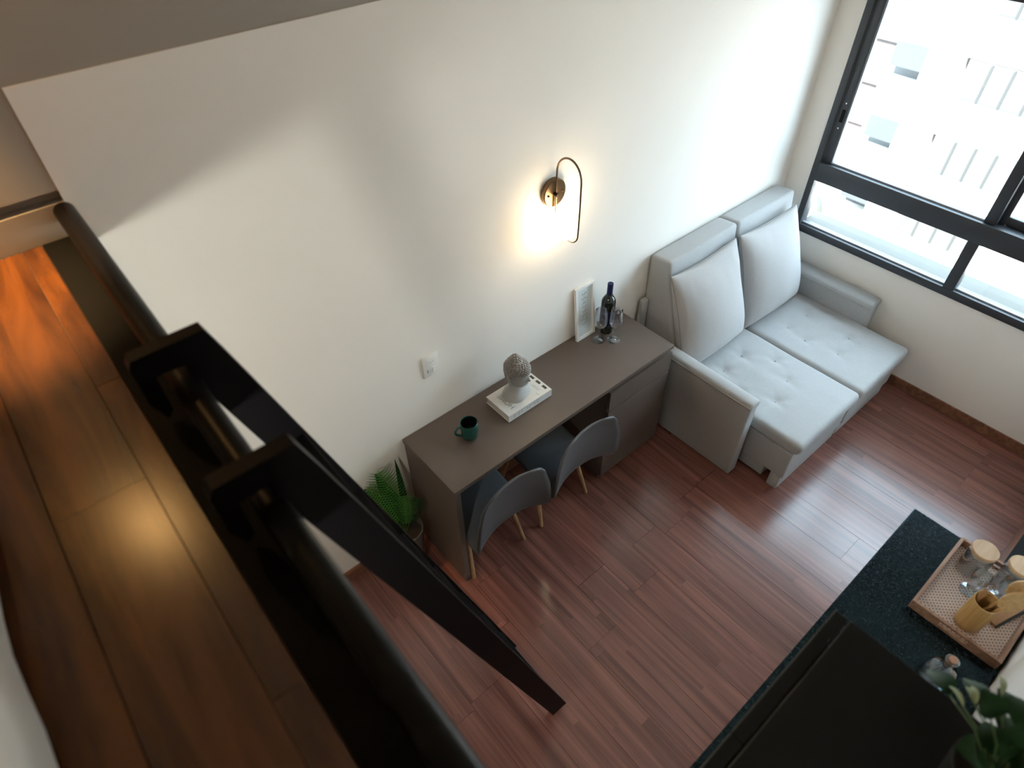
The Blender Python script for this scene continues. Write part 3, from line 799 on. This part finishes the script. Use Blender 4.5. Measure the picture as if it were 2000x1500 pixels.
for k, (wd, sl) in enumerate(((0.036, 0.5), (0.038, 0.35), (0.026, 0.2), (0.034, 0.3), (0.030, 0.4), (0.036, 0.3), (0.040, 0.45), (0.034, 0.5))):
    z0 = 0.262 - 0.0255 * k
    sb = MB(); pts = [(-wd / 2 + wd * i / 8, 0.0095, z0 + 0.006 * math.sin(i * 1.3 + k * 2) + sl * 0.012 * (i / 8)) for i in range(9)]
    sb.tube(pts, 0.0011, 6); sb.xform(PM4)
    finish('print_stroke', sb, M_grey, pf, 60)

# wine bottle and glasses
wb = thing('wine_bottle', 'dark wine bottle with a navy foil neck on the desk', 'bottle', (-1.697, -0.082, DZ))
bc = (-1.697, -0.082)
finish('body', MB().lathe([(0, 0.004), (0.025, 0.0), (0.036, 0.003), (0.0375, 0.01), (0.0375, 0.19), (0.036, 0.205), (0.028, 0.222), (0.018, 0.236), (0.0145, 0.25), (0.0140, 0.305), (0.0, 0.305)], bc[0], bc[1], 36, DZ), M_bottle, wb, 50)
finish('foil', MB().lathe([(0.0152, 0.238), (0.0150, 0.26), (0.0150, 0.306), (0.0145, 0.309), (0.0, 0.309)], bc[0], bc[1], 32, DZ), M_foil, wb, 50)
finish('label', MB().lathe([(0.0379, 0.06), (0.0379, 0.155)], bc[0], bc[1], 36, DZ), M_label, wb, 50)
GL = (-1.780, -0.113, DZ)
wg = thing('wine_glass', 'empty stemmed wine glass beside the picture frame', 'glass', GL)
wgp = [(0.0, 0.001), (0.033, 0.0), (0.034, 0.0015), (0.020, 0.004), (0.006, 0.009), (0.0038, 0.02), (0.0036, 0.075), (0.006, 0.082), (0.020, 0.090), (0.031, 0.106), (0.036, 0.128), (0.0355, 0.155), (0.031, 0.190), (0.0295, 0.200), (0.0285, 0.200)]
finish('foot_and_stem', MB().lathe(wgp[:8] + [(0.0, 0.083)], GL[0], GL[1], 32, DZ), M_glass, wg, 60)
finish('bowl', MB().lathe([(0.0, 0.083)] + wgp[8:] + [(0.0298, 0.190), (0.0342, 0.155), (0.0347, 0.128), (0.0297, 0.107), (0.019, 0.0915), (0.0, 0.086)], GL[0], GL[1], 32, DZ), M_glass, wg, 60)
dup(wg, (-1.722, -0.165, DZ), 'empty stemmed wine glass in front of the wine bottle')

# ------------------------------------------------------------------ wall lamp and switch
sc = thing('wall_sconce', 'lit bronze wall sconce with a looped arm and opal shade', 'lamp', (-2.055, -0.012, 1.655))
finish('wall_plate', MB().lathe([(0.0, 0.0), (0.062, 0.0), (0.062, 0.020), (0.059, 0.024), (0.0, 0.024)], 0, 0, 40).xform(TR(-2.05, -0.0005, 1.658) @ RX(PI / 2)), M_bronze, sc, 40)
for s_ in (-1, 1): finish('plate_screw', MB().sphere((-2.05 + s_ * 0.04, -0.026, 1.658), 0.005, 2), M_bronzed, sc, 60)
SX = -2.055
finish('hub', MB().tube([(SX, -0.022, 1.658), (SX, -0.046, 1.658)], 0.009, 16), M_bronzed, sc, 50)
loop = [(SX, -0.034, 1.545 + 0.02 * i) for i in range(11)] + arc(-0.104, 1.76, 0.070, 0, PI, 20, SX)[1:]
loop = [(SX, -0.034, 1.56), (SX, -0.034, 1.66), (SX, -0.034, 1.755)] + [(SX, -0.104 + 0.070 * math.cos(a), 1.76 + 0.078 * math.sin(a)) for a in [PI * i / 20 for i in range(1, 20)]] + [(SX, -0.174, 1.755), (SX, -0.174, 1.66), (SX, -0.172, 1.55)]
loop += [(SX, -0.130 - 0.042 * math.cos(a), 1.525 - 0.046 * math.sin(a)) for a in [PI / 2 * i / 8 for i in range(1, 9)]] + [(SX, -0.100, 1.4785)]
finish('arm_loop', MB().tube(loop, 0.0042, 10), M_bronze, sc, 60)
finish('shade', MB().lathe([(0.0, 0.0), (0.022, 0.001), (0.040, 0.012), (0.047, 0.032), (0.048, 0.10), (0.044, 0.124), (0.030, 0.138), (0.0, 0.143)], SX, -0.100, 32, 1.484), M_lamp, sc, 70)
finish('shade_holder', MB().lathe([(0.0, 0.0), (0.014, 0.0), (0.014, 0.006), (0.0, 0.006)], SX, -0.100, 20, 1.4782), M_bronze, sc, 40)

sw = thing('wall_socket', 'white wall plate with socket and switch above the desk', 'switch', (-2.746, -0.005, 1.092))
finish('plate', MB().box(-2.786, -2.706, -0.009, -0.0005, 1.033, 1.151, 0.003), M_switch, sw, 40)
finish('socket', MB().box(-2.766, -2.726, -0.0105, -0.009, 1.098, 1.132, 0.001), M_switch, sw)
for dx in (-0.009, 0, 0.009): finish('socket_hole', MB().lathe([(0.0, 0), (0.0024, 0)], 0, 0, 12).xform(TR(-2.746 + dx, -0.0107, 1.115 - (0.004 if dx == 0 else 0)) @ RX(PI / 2)), M_switchs, sw)
finish('rocker', MB().box(-2.742, -2.722, -0.0125, -0.009, 1.052, 1.080, 0.001), M_switch, sw)
finish('indicator', MB().box(-2.770, -2.764, -0.0096, -0.009, 1.060, 1.076), M_switchs, sw)

# ------------------------------------------------------------------ floor plant by the desk
PB = Vector((-3.090, -0.150, 0.0))
fpnt = thing('potted_palm', 'small green palm in a tall smoked pot beside the desk', 'plant', PB)
finish('pot', MB().lathe([(0.0, 0.0), (0.055, 0.0), (0.060, 0.01), (0.080, 0.30), (0.084, 0.34), (0.080, 0.342), (0.076, 0.335), (0.070, 0.28), (0.0, 0.28)], PB.x, PB.y, 32), M_pot, fpnt, 50)
finish('soil', MB().lathe([(0.0, 0.305), (0.0725, 0.30)], PB.x, PB.y, 24), M_soil, fpnt)
def frond(root, tip, n, wmax, m, parent, droop=0.05):
    """a palm frond: rib with two rows of leaflets"""
    root = Vector(root); tip = Vector(tip); d = tip - root; side = d.cross(Vector((-0.2, -0.55, 0.8))).normalized()
    P = [root + d * t - Vector((0, 0, 1)) * droop * t * t for t in [i / 10 for i in range(11)]]
    r = finish('frond', MB().tube(P, [0.003 - 0.0002 * i for i in range(11)], 6), M_stem, parent, 60)
    mb = MB()
    for k in range(n):
        t = 0.25 + 0.75 * k / n; i = min(9, int(t * 10)); c = P[i].lerp(P[i + 1], t * 10 - i); tg = (P[i + 1] - P[i]).normalized()
        L = wmax * math.sin(PI * (0.15 + 0.8 * (t - 0.25) / 0.75)) + 0.02
        nrm = side.cross(tg).normalized()
        for s_ in (-1, 1):
            dr = (side * s_ + tg * 0.55).normalized(); q = tg.cross(nrm).normalized()
            wv = tg * 0.0045
            a = mb.bm.verts.new(c - wv); b = mb.bm.verts.new(c + wv)
            e = mb.bm.verts.new(c + dr * L * 0.55 + wv * 1.1 + nrm * 0.006); f = mb.bm.verts.new(c + dr * L * 0.55 - wv * 1.1 + nrm * 0.002); g = mb.bm.verts.new(c + dr * L - nrm * 0.006)
            mb.bm.faces.new((a, b, e, f)); mb.bm.faces.new((f, e, g))
    o = finish('leaflets', mb, m, r); o['kind'] = 'stuff'
    return r
top = PB + Vector((0, 0, 0.30))
frond(top, (-3.120, -0.075, 0.745), 20, 0.10, M_leaf, fpnt, 0.01)
frond(top, (-3.205, -0.090, 0.715), 18, 0.085, M_leaf, fpnt, 0.02)
frond(top, (-3.060, -0.150, 0.600), 15, 0.06, M_leaf, fpnt, 0.02)
frond(top, (-3.26, -0.08, 0.63), 16, 0.06, M_leafd, fpnt)
frond(top, (-3.00, -0.16, 0.56), 16, 0.05, M_leafd, fpnt)
def broad_leaf(base, tip, wdt, m, parent, bend=0.02, name='leaf', up=(0, 0, 1)):
    base = Vector(base); tip = Vector(tip); d = tip - base; L = d.length; tg = d.normalized(); upv = Vector(up)
    side = tg.cross(upv)
    if side.length < 0.05: side = tg.cross(Vector((0, 1, 0.2)))
    side.normalize(); nr = side.cross(tg).normalized()
    mb = MB(); N = 8; rows = []
    for i in range(N + 1):
        t = i / N; wv = wdt * (math.sin(PI * min(1, t * 0.97 + 0.02)) ** 0.75) * (1 - 0.25 * t)
        c = base + d * t + nr * (bend * math.sin(PI * t)) - Vector((0, 0, 1)) * bend * 0.8 * t * t
        rows.append([mb.bm.verts.new(c + side * wv * u + nr * (abs(u) * wv * 0.25)) for u in (-1, -0.5, 0, 0.5, 1)])
    for a, b in zip(rows[:-1], rows[1:]):
        for j in range(4): mb.bm.faces.new((a[j], a[j + 1], b[j + 1], b[j]))
    return finish(name, mb, m, parent, 70)
for (tp, wd) in (((-3.19, -0.03, 0.64), 0.05), ((-3.12, -0.022, 0.68), 0.05), ((-3.022, -0.045, 0.73), 0.022), ((-3.25, -0.04, 0.60), 0.04)):
    broad_leaf(top + Vector((0, 0.01, -0.02)), tp, wd, M_leafd, fpnt, 0.03, 'broad_leaf', up=(0, -1, 0.3))

# ------------------------------------------------------------------ kitchen side
CZ = 0.90
ctop = MB().box(-3.62, -1.712, YR + 0.002, -1.705, CZ - 0.032, CZ, 0.003)
tag(finish('countertop', ctop, M_granite, None, None, (-2.66, -1.93, CZ - 0.032)), 'speckled black granite countertop along the kitchen wall', 'countertop')
for i, (x0, x1) in enumerate(((-2.345, -1.725), (-2.975, -2.355), (-3.605, -2.985))):
    k = thing('base_cabinet', ('black base cabinet at the free end of the granite counter', 'black base cabinet in the middle of the granite counter', 'black base cabinet at the loft end of the granite counter')[i], 'cabinet', ((x0 + x1) / 2, -1.95, 0), 'kitchen base cabinets')
    finish('body', MB().box(x0, x1, YR + 0.003, -1.748, 0.09, CZ - 0.033), M_kit, k)
    finish('plinth', MB().box(x0, x1, YR + 0.003, -1.79, 0.0, 0.089), M_kit, k)
    dr = finish('door', MB().box(x0 + 0.002, x1 - 0.002, -1.7475, -1.728, 0.10, CZ - 0.045, 0.001), M_kit, k)
    finish('handle', MB().box(x1 - 0.05, x1 - 0.04, -1.7275, -1.712, 0.62, 0.78, 0.002), M_bronzed, dr)
uc = thing('wall_cabinet', 'black wall cabinet hanging over the granite counter', 'cabinet', (-3.24, -1.97, 1.36))
UZ = 1.75; UX = -2.903
finish('body', MB().box(-3.60, UX, YR + 0.002, -1.787, 1.36, UZ, 0.001), M_kit, uc)
for (x0, x1) in ((-3.60, -3.253), (-3.250, UX - 0.0)):
    dr = finish('door', MB().box(x0, x1, -1.784, -1.757, 1.345, UZ - 0.001, 0.0015), M_kit, uc)
    finish('edge_band', MB().box(x0, x1, -1.7592, -1.7568, UZ - 0.0018, UZ - 0.0004), M_kitedge, dr)
finish('edge_band', MB().box(-3.60, UX, -1.790, -1.7885, UZ, UZ + 0.0006), M_kitedge, uc)

# tray and its things
TX0, TX1, TY0, TY1, TZ = -2.116, -1.744, -2.156, -1.876, CZ
tr = thing('serving_tray', 'wooden serving tray with a woven cane bottom on the counter', 'tray', ((TX0 + TX1) / 2, (TY0 + TY1) / 2, TZ))
finish('cane_bottom', MB().box(TX0 + 0.01, TX1 - 0.01, TY0 + 0.01, TY1 - 0.01, TZ + 0.001, TZ + 0.008), M_cane, tr)
finish('rim', MB().box(TX0, TX1, TY1 - 0.011, TY1, TZ, TZ + 0.042, 0.0015), M_tray, tr)
finish('rim', MB().box(TX0, TX1, TY0, TY0 + 0.011, TZ, TZ + 0.042, 0.0015), M_tray, tr)
for xa in (TX0, TX1 - 0.011):
    ym = (TY0 + TY1) / 2
    e = MB().box(xa, xa + 0.011, TY0 + 0.011, ym - 0.045, TZ, TZ + 0.042).box(xa, xa + 0.011, ym + 0.045, TY1 - 0.011, TZ, TZ + 0.042)
    e.box(xa, xa + 0.011, ym - 0.045, ym + 0.045, TZ, TZ + 0.014).box(xa, xa + 0.011, ym - 0.045, ym + 0.045, TZ + 0.031, TZ + 0.042)
    finish('handle_end', e, M_tray, tr)
TB = TZ + 0.008
jr = thing('glass_jar', 'glass storage jar with bamboo lid on the tray corner by the window', 'jar', (-1.832, -1.948, TB))
finish('body', MB().lathe([(0.0, 0.002), (0.036, 0.0), (0.041, 0.006), (0.042, 0.02), (0.042, 0.095), (0.039, 0.108), (0.036, 0.112), (0.0345, 0.106), (0.0395, 0.09), (0.0395, 0.02), (0.036, 0.008), (0.0, 0.006)], -1.832, -1.948, 36, TB), M_glass, jr, 50)
ld = finish('lid', MB().lathe([(0.0, 0.113), (0.0405, 0.113), (0.0415, 0.115), (0.0415, 0.128), (0.040, 0.130), (0.0, 0.130)], -1.832, -1.948, 40, TB), M_lid, jr, 40)
finish('seal', MB().lathe([(0.0345, 0.100), (0.0345, 0.113)], -1.832, -1.948, 32, TB), M_white, jr)
dup(jr, (-1.800, -2.055, TB), 'glass storage jar with bamboo lid close to the kitchen wall')
gb = thing('goblet', 'small clear glass goblet on the tray beside the bamboo holder', 'glass', (-1.912, -1.985, TB))
gp = [(0.0, 0.002), (0.029, 0.0), (0.030, 0.002), (0.016, 0.007), (0.007, 0.014), (0.006, 0.034), (0.010, 0.040), (0.022, 0.046), (0.029, 0.060), (0.030, 0.085), (0.0275, 0.108), (0.026, 0.108), (0.028, 0.085), (0.027, 0.061), (0.020, 0.049), (0.0, 0.044)]
finish('foot', MB().lathe(gp[:7] + [(0.0, 0.041)], -1.912, -1.985, 28, TB), M_glassb, gb, 60)
finish('bowl', MB().lathe([(0.0, 0.041)] + gp[7:], -1.912, -1.985, 28, TB), M_glassb, gb, 60)
dup(gb, (-1.868, -2.060, TB), 'small clear glass goblet on the tray between the two jars and holder')
HC = (-2.030, -2.030)
hd = tag(finish('utensil_holder', MB().lathe([(0.0, 0.0), (0.039, 0.0), (0.040, 0.002), (0.040, 0.138), (0.0385, 0.140), (0.0355, 0.138), (0.0355, 0.006), (0.0, 0.006)], HC[0], HC[1], 36, TB), M_bamboo, None, 50, (HC[0], HC[1], TB)),
         'round bamboo utensil holder standing in the tray', 'holder')
def utensil(name, label, p0, p1, head_l, head_w, m, bowl=True):
    p0 = Vector(p0); p1 = Vector(p1); d = (p1 - p0); L = d.length; tg = d.normalized()
    t = thing(name, label, 'utensil', p0)
    finish('handle', MB().tube([p0, p0 + tg * (L - head_l * 0.6)], [0.0055, 0.0045], 10), m, t, 50)
    side = tg.cross(Vector((-0.6, -0.3, 0.75))).normalized(); nr = side.cross(tg).normalized()
    mb = MB(); N = 12; rows = []
    for sgn in (1, -1):
        R = []
        for i in range(N + 1):
            k = i / N; wv = head_w * (math.sin(PI * (0.12 + 0.86 * k)) ** 0.7); c = p0 + tg * (L - head_l + head_l * k)
            R.append([mb.bm.verts.new(c + side * wv * u + nr * (sgn * 0.003 - (0.006 * (1 - u * u) * math.sin(PI * k) if bowl else 0))) for u in (-1, -0.5, 0, 0.5, 1)])
        rows.append(R)
    for q, R in enumerate(rows):
        for a, b in zip(R[:-1], R[1:]):
            for j in range(4): mb.bm.faces.new((a[j], a[j + 1], b[j + 1], b[j]) if q == 0 else (b[j], b[j + 1], a[j + 1], a[j]))
    for i in range(N):
        for j in (0, 4):
            mb.bm.faces.new((rows[0][i][j], rows[0][i + 1][j], rows[1][i + 1][j], rows[1][i][j]))
    for i in (0, N):
        for j in range(4): mb.bm.faces.new((rows[0][i][j], rows[0][i][j + 1], rows[1][i][j + 1], rows[1][i][j]))
    finish('head', mb, m, t, 60)
    return t
hz = TB + 0.012
utensil('wooden_spoon', 'pale wooden spoon leaning out of the bamboo holder', (-2.045, -2.022, hz), (-1.985, -2.075, hz + 0.262), 0.085, 0.028, M_spoon)
utensil('wooden_spatula', 'broad wooden spatula leaning out of the bamboo holder', (-2.045, -2.040, hz), (-2.008, -2.085, hz + 0.235), 0.105, 0.029, M_spoon, False)
utensil('wooden_fork', 'narrow dark wooden handle standing in the bamboo holder', (-2.032, -2.012, hz), (-2.038, -2.004, hz + 0.180), 0.05, 0.009, M_boardw, False)
# boards lying on the tray behind the holder
cbd = thing('cutting_board', 'orange brown cutting board with a dark edge lying in the tray', 'board', (-1.90, -2.105, TB))
finish('board', MB().box(-0.098, 0.098, -0.016, 0.018, 0, 0.012, 0.002).xform(TR(-1.885, -2.109, TB + 0.001) @ RZ(-0.30)), M_boardw, cbd)
finish('edge', MB().box(-0.098, 0.098, -0.0225, -0.0165, 0, 0.012, 0.001).xform(TR(-1.885, -2.109, TB + 0.001) @ RZ(-0.30)), M_wire, cbd)
# corked bottle on the counter
gbx = thing('corked_bottle', 'small bluish glass bottle with a cork on the dark counter', 'bottle', (-2.300, -2.040, CZ))
finish('body', MB().lathe([(0.0, 0.003), (0.040, 0.0), (0.046, 0.006), (0.047, 0.03), (0.045, 0.070), (0.034, 0.095), (0.018, 0.110), (0.014, 0.120), (0.014, 0.138), (0.020, 0.141), (0.020, 0.148), (0.0125, 0.148), (0.0125, 0.12), (0.030, 0.093), (0.042, 0.07), (0.044, 0.03), (0.0, 0.008)], -2.300, -2.040, 32, CZ), M_glassb, gbx, 50)
finish('cork', MB().lathe([(0.0, 0.118), (0.0120, 0.119), (0.0122, 0.156), (0.0, 0.157)], -2.300, -2.040, 20, CZ), M_cork, gbx, 40)
# plant on the wall cabinet
VB = Vector((-3.035, -2.065, UZ + 0.001))
vp = thing('leafy_plant', 'dark green leafy plant with pale young leaves on the wall cabinet', 'plant', VB)
finish('pot', MB().lathe([(0.0, 0.0), (0.045, 0.0), (0.058, 0.085), (0.060, 0.095), (0.055, 0.095), (0.052, 0.08), (0.0, 0.08)], VB.x, VB.y, 28, VB.z), mat('black_pot', (0.012, 0.012, 0.012), 0.4), vp, 50)
finish('soil', MB().lathe([(0.0, 0.084), (0.053, 0.082)], VB.x, VB.y, 20, VB.z), M_soil, vp)
rl = random.Random(11)
lv = [((0.125, 0.135, 0.045), 0.026, M_leafd), ((0.150, 0.085, 0.060), 0.024, M_leafd), ((0.168, 0.035, 0.075), 0.024, M_leafd), ((0.105, 0.105, 0.070), 0.006, M_leafl), ((0.130, 0.088, 0.070), 0.011, M_leafl),
      ((0.165, 0.060, 0.105), 0.006, M_leafl), ((0.12, 0.015, 0.085), 0.032, M_leafd), ((0.135, -0.04, 0.10), 0.010, M_leafd), ((0.06, 0.045, 0.12), 0.03, M_leafd), ((0.10, -0.06, 0.05), 0.028, M_leafd), ((0.02, -0.07, 0.10), 0.028, M_leafd), ((0.06, 0.02, 0.15), 0.03, M_leafd),
      ((0.02, -0.03, 0.16), 0.028, M_leafd), ((0.08, -0.05, 0.13), 0.028, M_leafd), ((-0.05, -0.05, 0.14), 0.028, M_leafd)]
for q in range(16):
    a = q * 2.4; rr2 = 0.05 + 0.035 * (q % 3)
    lv.append(((0.02 + rr2 * math.cos(a), -0.01 + 0.8 * rr2 * math.sin(a), 0.13 + 0.02 * (q % 4)), 0.024 + 0.003 * (q % 3), M_leafd))
for (e, wd, m) in lv:
    tip = VB + Vector(e); root = VB + Vector((0, 0, 0.085)); ll = 0.055 if wd > 0.02 else 0.045
    d = tip - root; b = root + d * max(0.1, 1 - ll / d.length) + Vector((0, 0, 0.012))
    sm = finish('stem', MB().tube([root, root.lerp(b, 0.5) + Vector((0, 0, 0.02)), b], 0.0014, 6), M_stem, vp, 60)
    broad_leaf(b, tip, wd, m, sm, 0.008)

# low wooden ledge with dark top on the right wall
le = thing('low_ledge', 'low reddish wooden ledge with a dark top along the kitchen wall', 'ledge', (-0.75, -2.125, 0))
finish('front_board', MB().box(-1.45, -0.014, -2.098, -2.082, 0.0, 0.30, 0.001), M_base, le)
finish('top_board', MB().box(-1.45, -0.014, YR + 0.002, -2.080, 0.301, 0.316, 0.001), M_kit, le)

# ------------------------------------------------------------------ lamps out of the picture that light the place
LP = Vector((-3.935, -0.072, 3.165))
ll = thing('loft_spotlight', 'small black spotlight fixed high on the loft wall', 'lamp', (LP.x, -0.01, LP.z))
finish('wall_plate', MB().box(LP.x - 0.04, LP.x + 0.04, -0.012, 0.002, 3.16, 3.24, 0.002), M_wire, ll)
finish('arm', MB().tube([(LP.x, -0.012, 3.20), (LP.x, LP.y + 0.035, 3.20)], 0.007, 10), M_wire, ll)
finish('can', MB().lathe([(0.0, 0.075), (0.036, 0.075), (0.040, 0.07), (0.040, -0.01), (0.037, -0.01), (0.037, 0.066), (0.0, 0.066)], LP.x, LP.y, 28, LP.z), M_wire, ll, 40)
finish('bulb', MB().sphere((LP.x, LP.y, LP.z - 0.016), 0.032, 3), M_loftlamp, ll, 180)
sd = bpy.data.lights.new('spot_beam', 'SPOT'); sd.energy = 105; sd.color = (1.0, 0.62, 0.26); sd.spot_size = math.radians(44); sd.spot_blend = 1.0; sd.shadow_soft_size = 0.03
so = bpy.data.objects.new('spot_beam', sd); COL.objects.link(so); so.rotation_euler = (math.radians(-7), 0, 0); so.parent = ll; so.location = Vector((LP.x, LP.y, LP.z - 0.055)) - ll.location
UP = Vector((-4.05, -1.25, 2.028))
ul = thing('under_loft_lamp', 'round opal pendant lamp under the loft', 'lamp', (UP.x, UP.y, ZL - 0.035))
finish('rose', MB().lathe([(0.0, 0.0), (0.05, 0.0), (0.05, -0.02), (0.0, -0.02)], UP.x, UP.y, 24, ZL - 0.0355), M_white, ul)
finish('stem', MB().tube([(UP.x, UP.y, ZL - 0.05), (UP.x, UP.y, UP.z + 0.04)], 0.006, 10), M_white, ul)
finish('globe', MB().sphere(UP, 0.045, 3), M_underlamp, ul, 180)

# ------------------------------------------------------------------ outside
FXX = 25.0
bd = thing('apartment_block', 'white apartment block across the street with banded windows', 'building', (FXX + 4, -3, -24))
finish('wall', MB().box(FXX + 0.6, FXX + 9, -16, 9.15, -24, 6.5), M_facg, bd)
for k in range(-3, 8):
    zt = -4.02 - 2.80 * (k - 1)     # top of the spandrel band under floor k's windows
    # band between two window rows
    z1 = zt - 2.72 + 0.0; z0 = z1 - 1.45
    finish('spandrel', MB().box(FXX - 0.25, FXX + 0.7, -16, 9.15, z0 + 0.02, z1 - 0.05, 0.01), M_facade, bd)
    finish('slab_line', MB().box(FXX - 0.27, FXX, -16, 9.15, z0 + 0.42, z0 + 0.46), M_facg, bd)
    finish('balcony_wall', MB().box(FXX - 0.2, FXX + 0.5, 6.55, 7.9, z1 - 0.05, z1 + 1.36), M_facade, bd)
    finish('recess_panel', MB().box(FXX - 0.24, FXX + 0.5, 7.9, 9.1, z1 + 0.5, z1 + 1.36), M_facblue, bd)  # flat panel whose dark colour stands in for a shaded balcony opening
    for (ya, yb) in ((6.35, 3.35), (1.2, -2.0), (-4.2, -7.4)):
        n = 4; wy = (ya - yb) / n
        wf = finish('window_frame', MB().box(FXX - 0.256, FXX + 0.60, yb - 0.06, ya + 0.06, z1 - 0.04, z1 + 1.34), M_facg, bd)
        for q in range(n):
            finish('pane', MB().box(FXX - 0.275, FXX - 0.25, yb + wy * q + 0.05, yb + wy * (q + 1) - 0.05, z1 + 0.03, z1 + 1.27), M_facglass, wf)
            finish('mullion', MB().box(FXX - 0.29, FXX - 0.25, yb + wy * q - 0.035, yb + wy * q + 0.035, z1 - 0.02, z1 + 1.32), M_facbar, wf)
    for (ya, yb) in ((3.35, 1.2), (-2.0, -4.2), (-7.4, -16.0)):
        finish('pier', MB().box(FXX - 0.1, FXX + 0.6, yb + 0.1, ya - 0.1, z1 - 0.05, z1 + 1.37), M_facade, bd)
pk = thing('brick_house', 'far pinkish building beyond the apartment block', 'building', (46, 22, -24))
finish('wall', MB().box(44, 52, 13, 30, -24, -6), M_brick, pk)
for k in range(6):
    finish('floor_band', MB().box(43.8, 44.1, 13, 30, -8.4 - 2.7 * k, -7.6 - 2.7 * k), M_facade, pk)
def tree(loc, r, label):
    t = thing('street_tree', label, 'tree', loc, 'trees along the street below')
    L = Vector(loc)
    finish('trunk', MB().tube([L, L + Vector((0, 0, 4.0))], [0.2, 0.14], 8), M_stem, t)
    mb = MB(); rr_ = random.Random(int(loc[1] * 10))
    for k in range(26):
        a = rr_.uniform(0, 2 * PI); q = r * math.sqrt(rr_.random()); mb.sphere(L + Vector((q * math.cos(a), q * math.sin(a), 4.6 + rr_.uniform(-0.4, 1.0) * r)), r * rr_.uniform(0.25, 0.45), 2)
    for v in mb.bm.verts: v.co += Vector((noise.noise(v.co * 2.3), noise.noise(v.co * 2.3 + Vector((5, 1, 2))), noise.noise(v.co * 2.3 + Vector((1, 7, 3))))) * 0.25
    finish('crown', mb, M_tree, t)
tree((20.0, 8.9, -17.5), 1.5, 'tall leafy street tree by the corner of the apartment block')
tree((24.0, 12.5, -17.5), 2.2, 'broad leafy street tree beyond the corner of the apartment block')
tree((16.0, 9.5, -17.5), 1.7, 'leafy street tree nearer the window side of the street')
struct('street_ground', MB().box(0.6, 90, -60, 70, -17.9, -17.5), M_street)
for i, (x, y, h) in enumerate(((31, 19, -12), (40, 11.5, -10.5))):
    lh = thing('low_house', ('low pale house with a flat roof behind the street trees', 'low pale house with a flat roof below the pinkish building')[i], 'building', (x, y, -17.5))
    finish('wall', MB().box(x - 3, x + 3, y - 2.5, y + 2.5, -17.5, h), M_facade, lh)
    finish('roof', MB().box(x - 3.2, x + 3.2, y - 2.7, y + 2.7, h, h + 0.3), M_facg, lh)
bpy.context.view_layer.update()
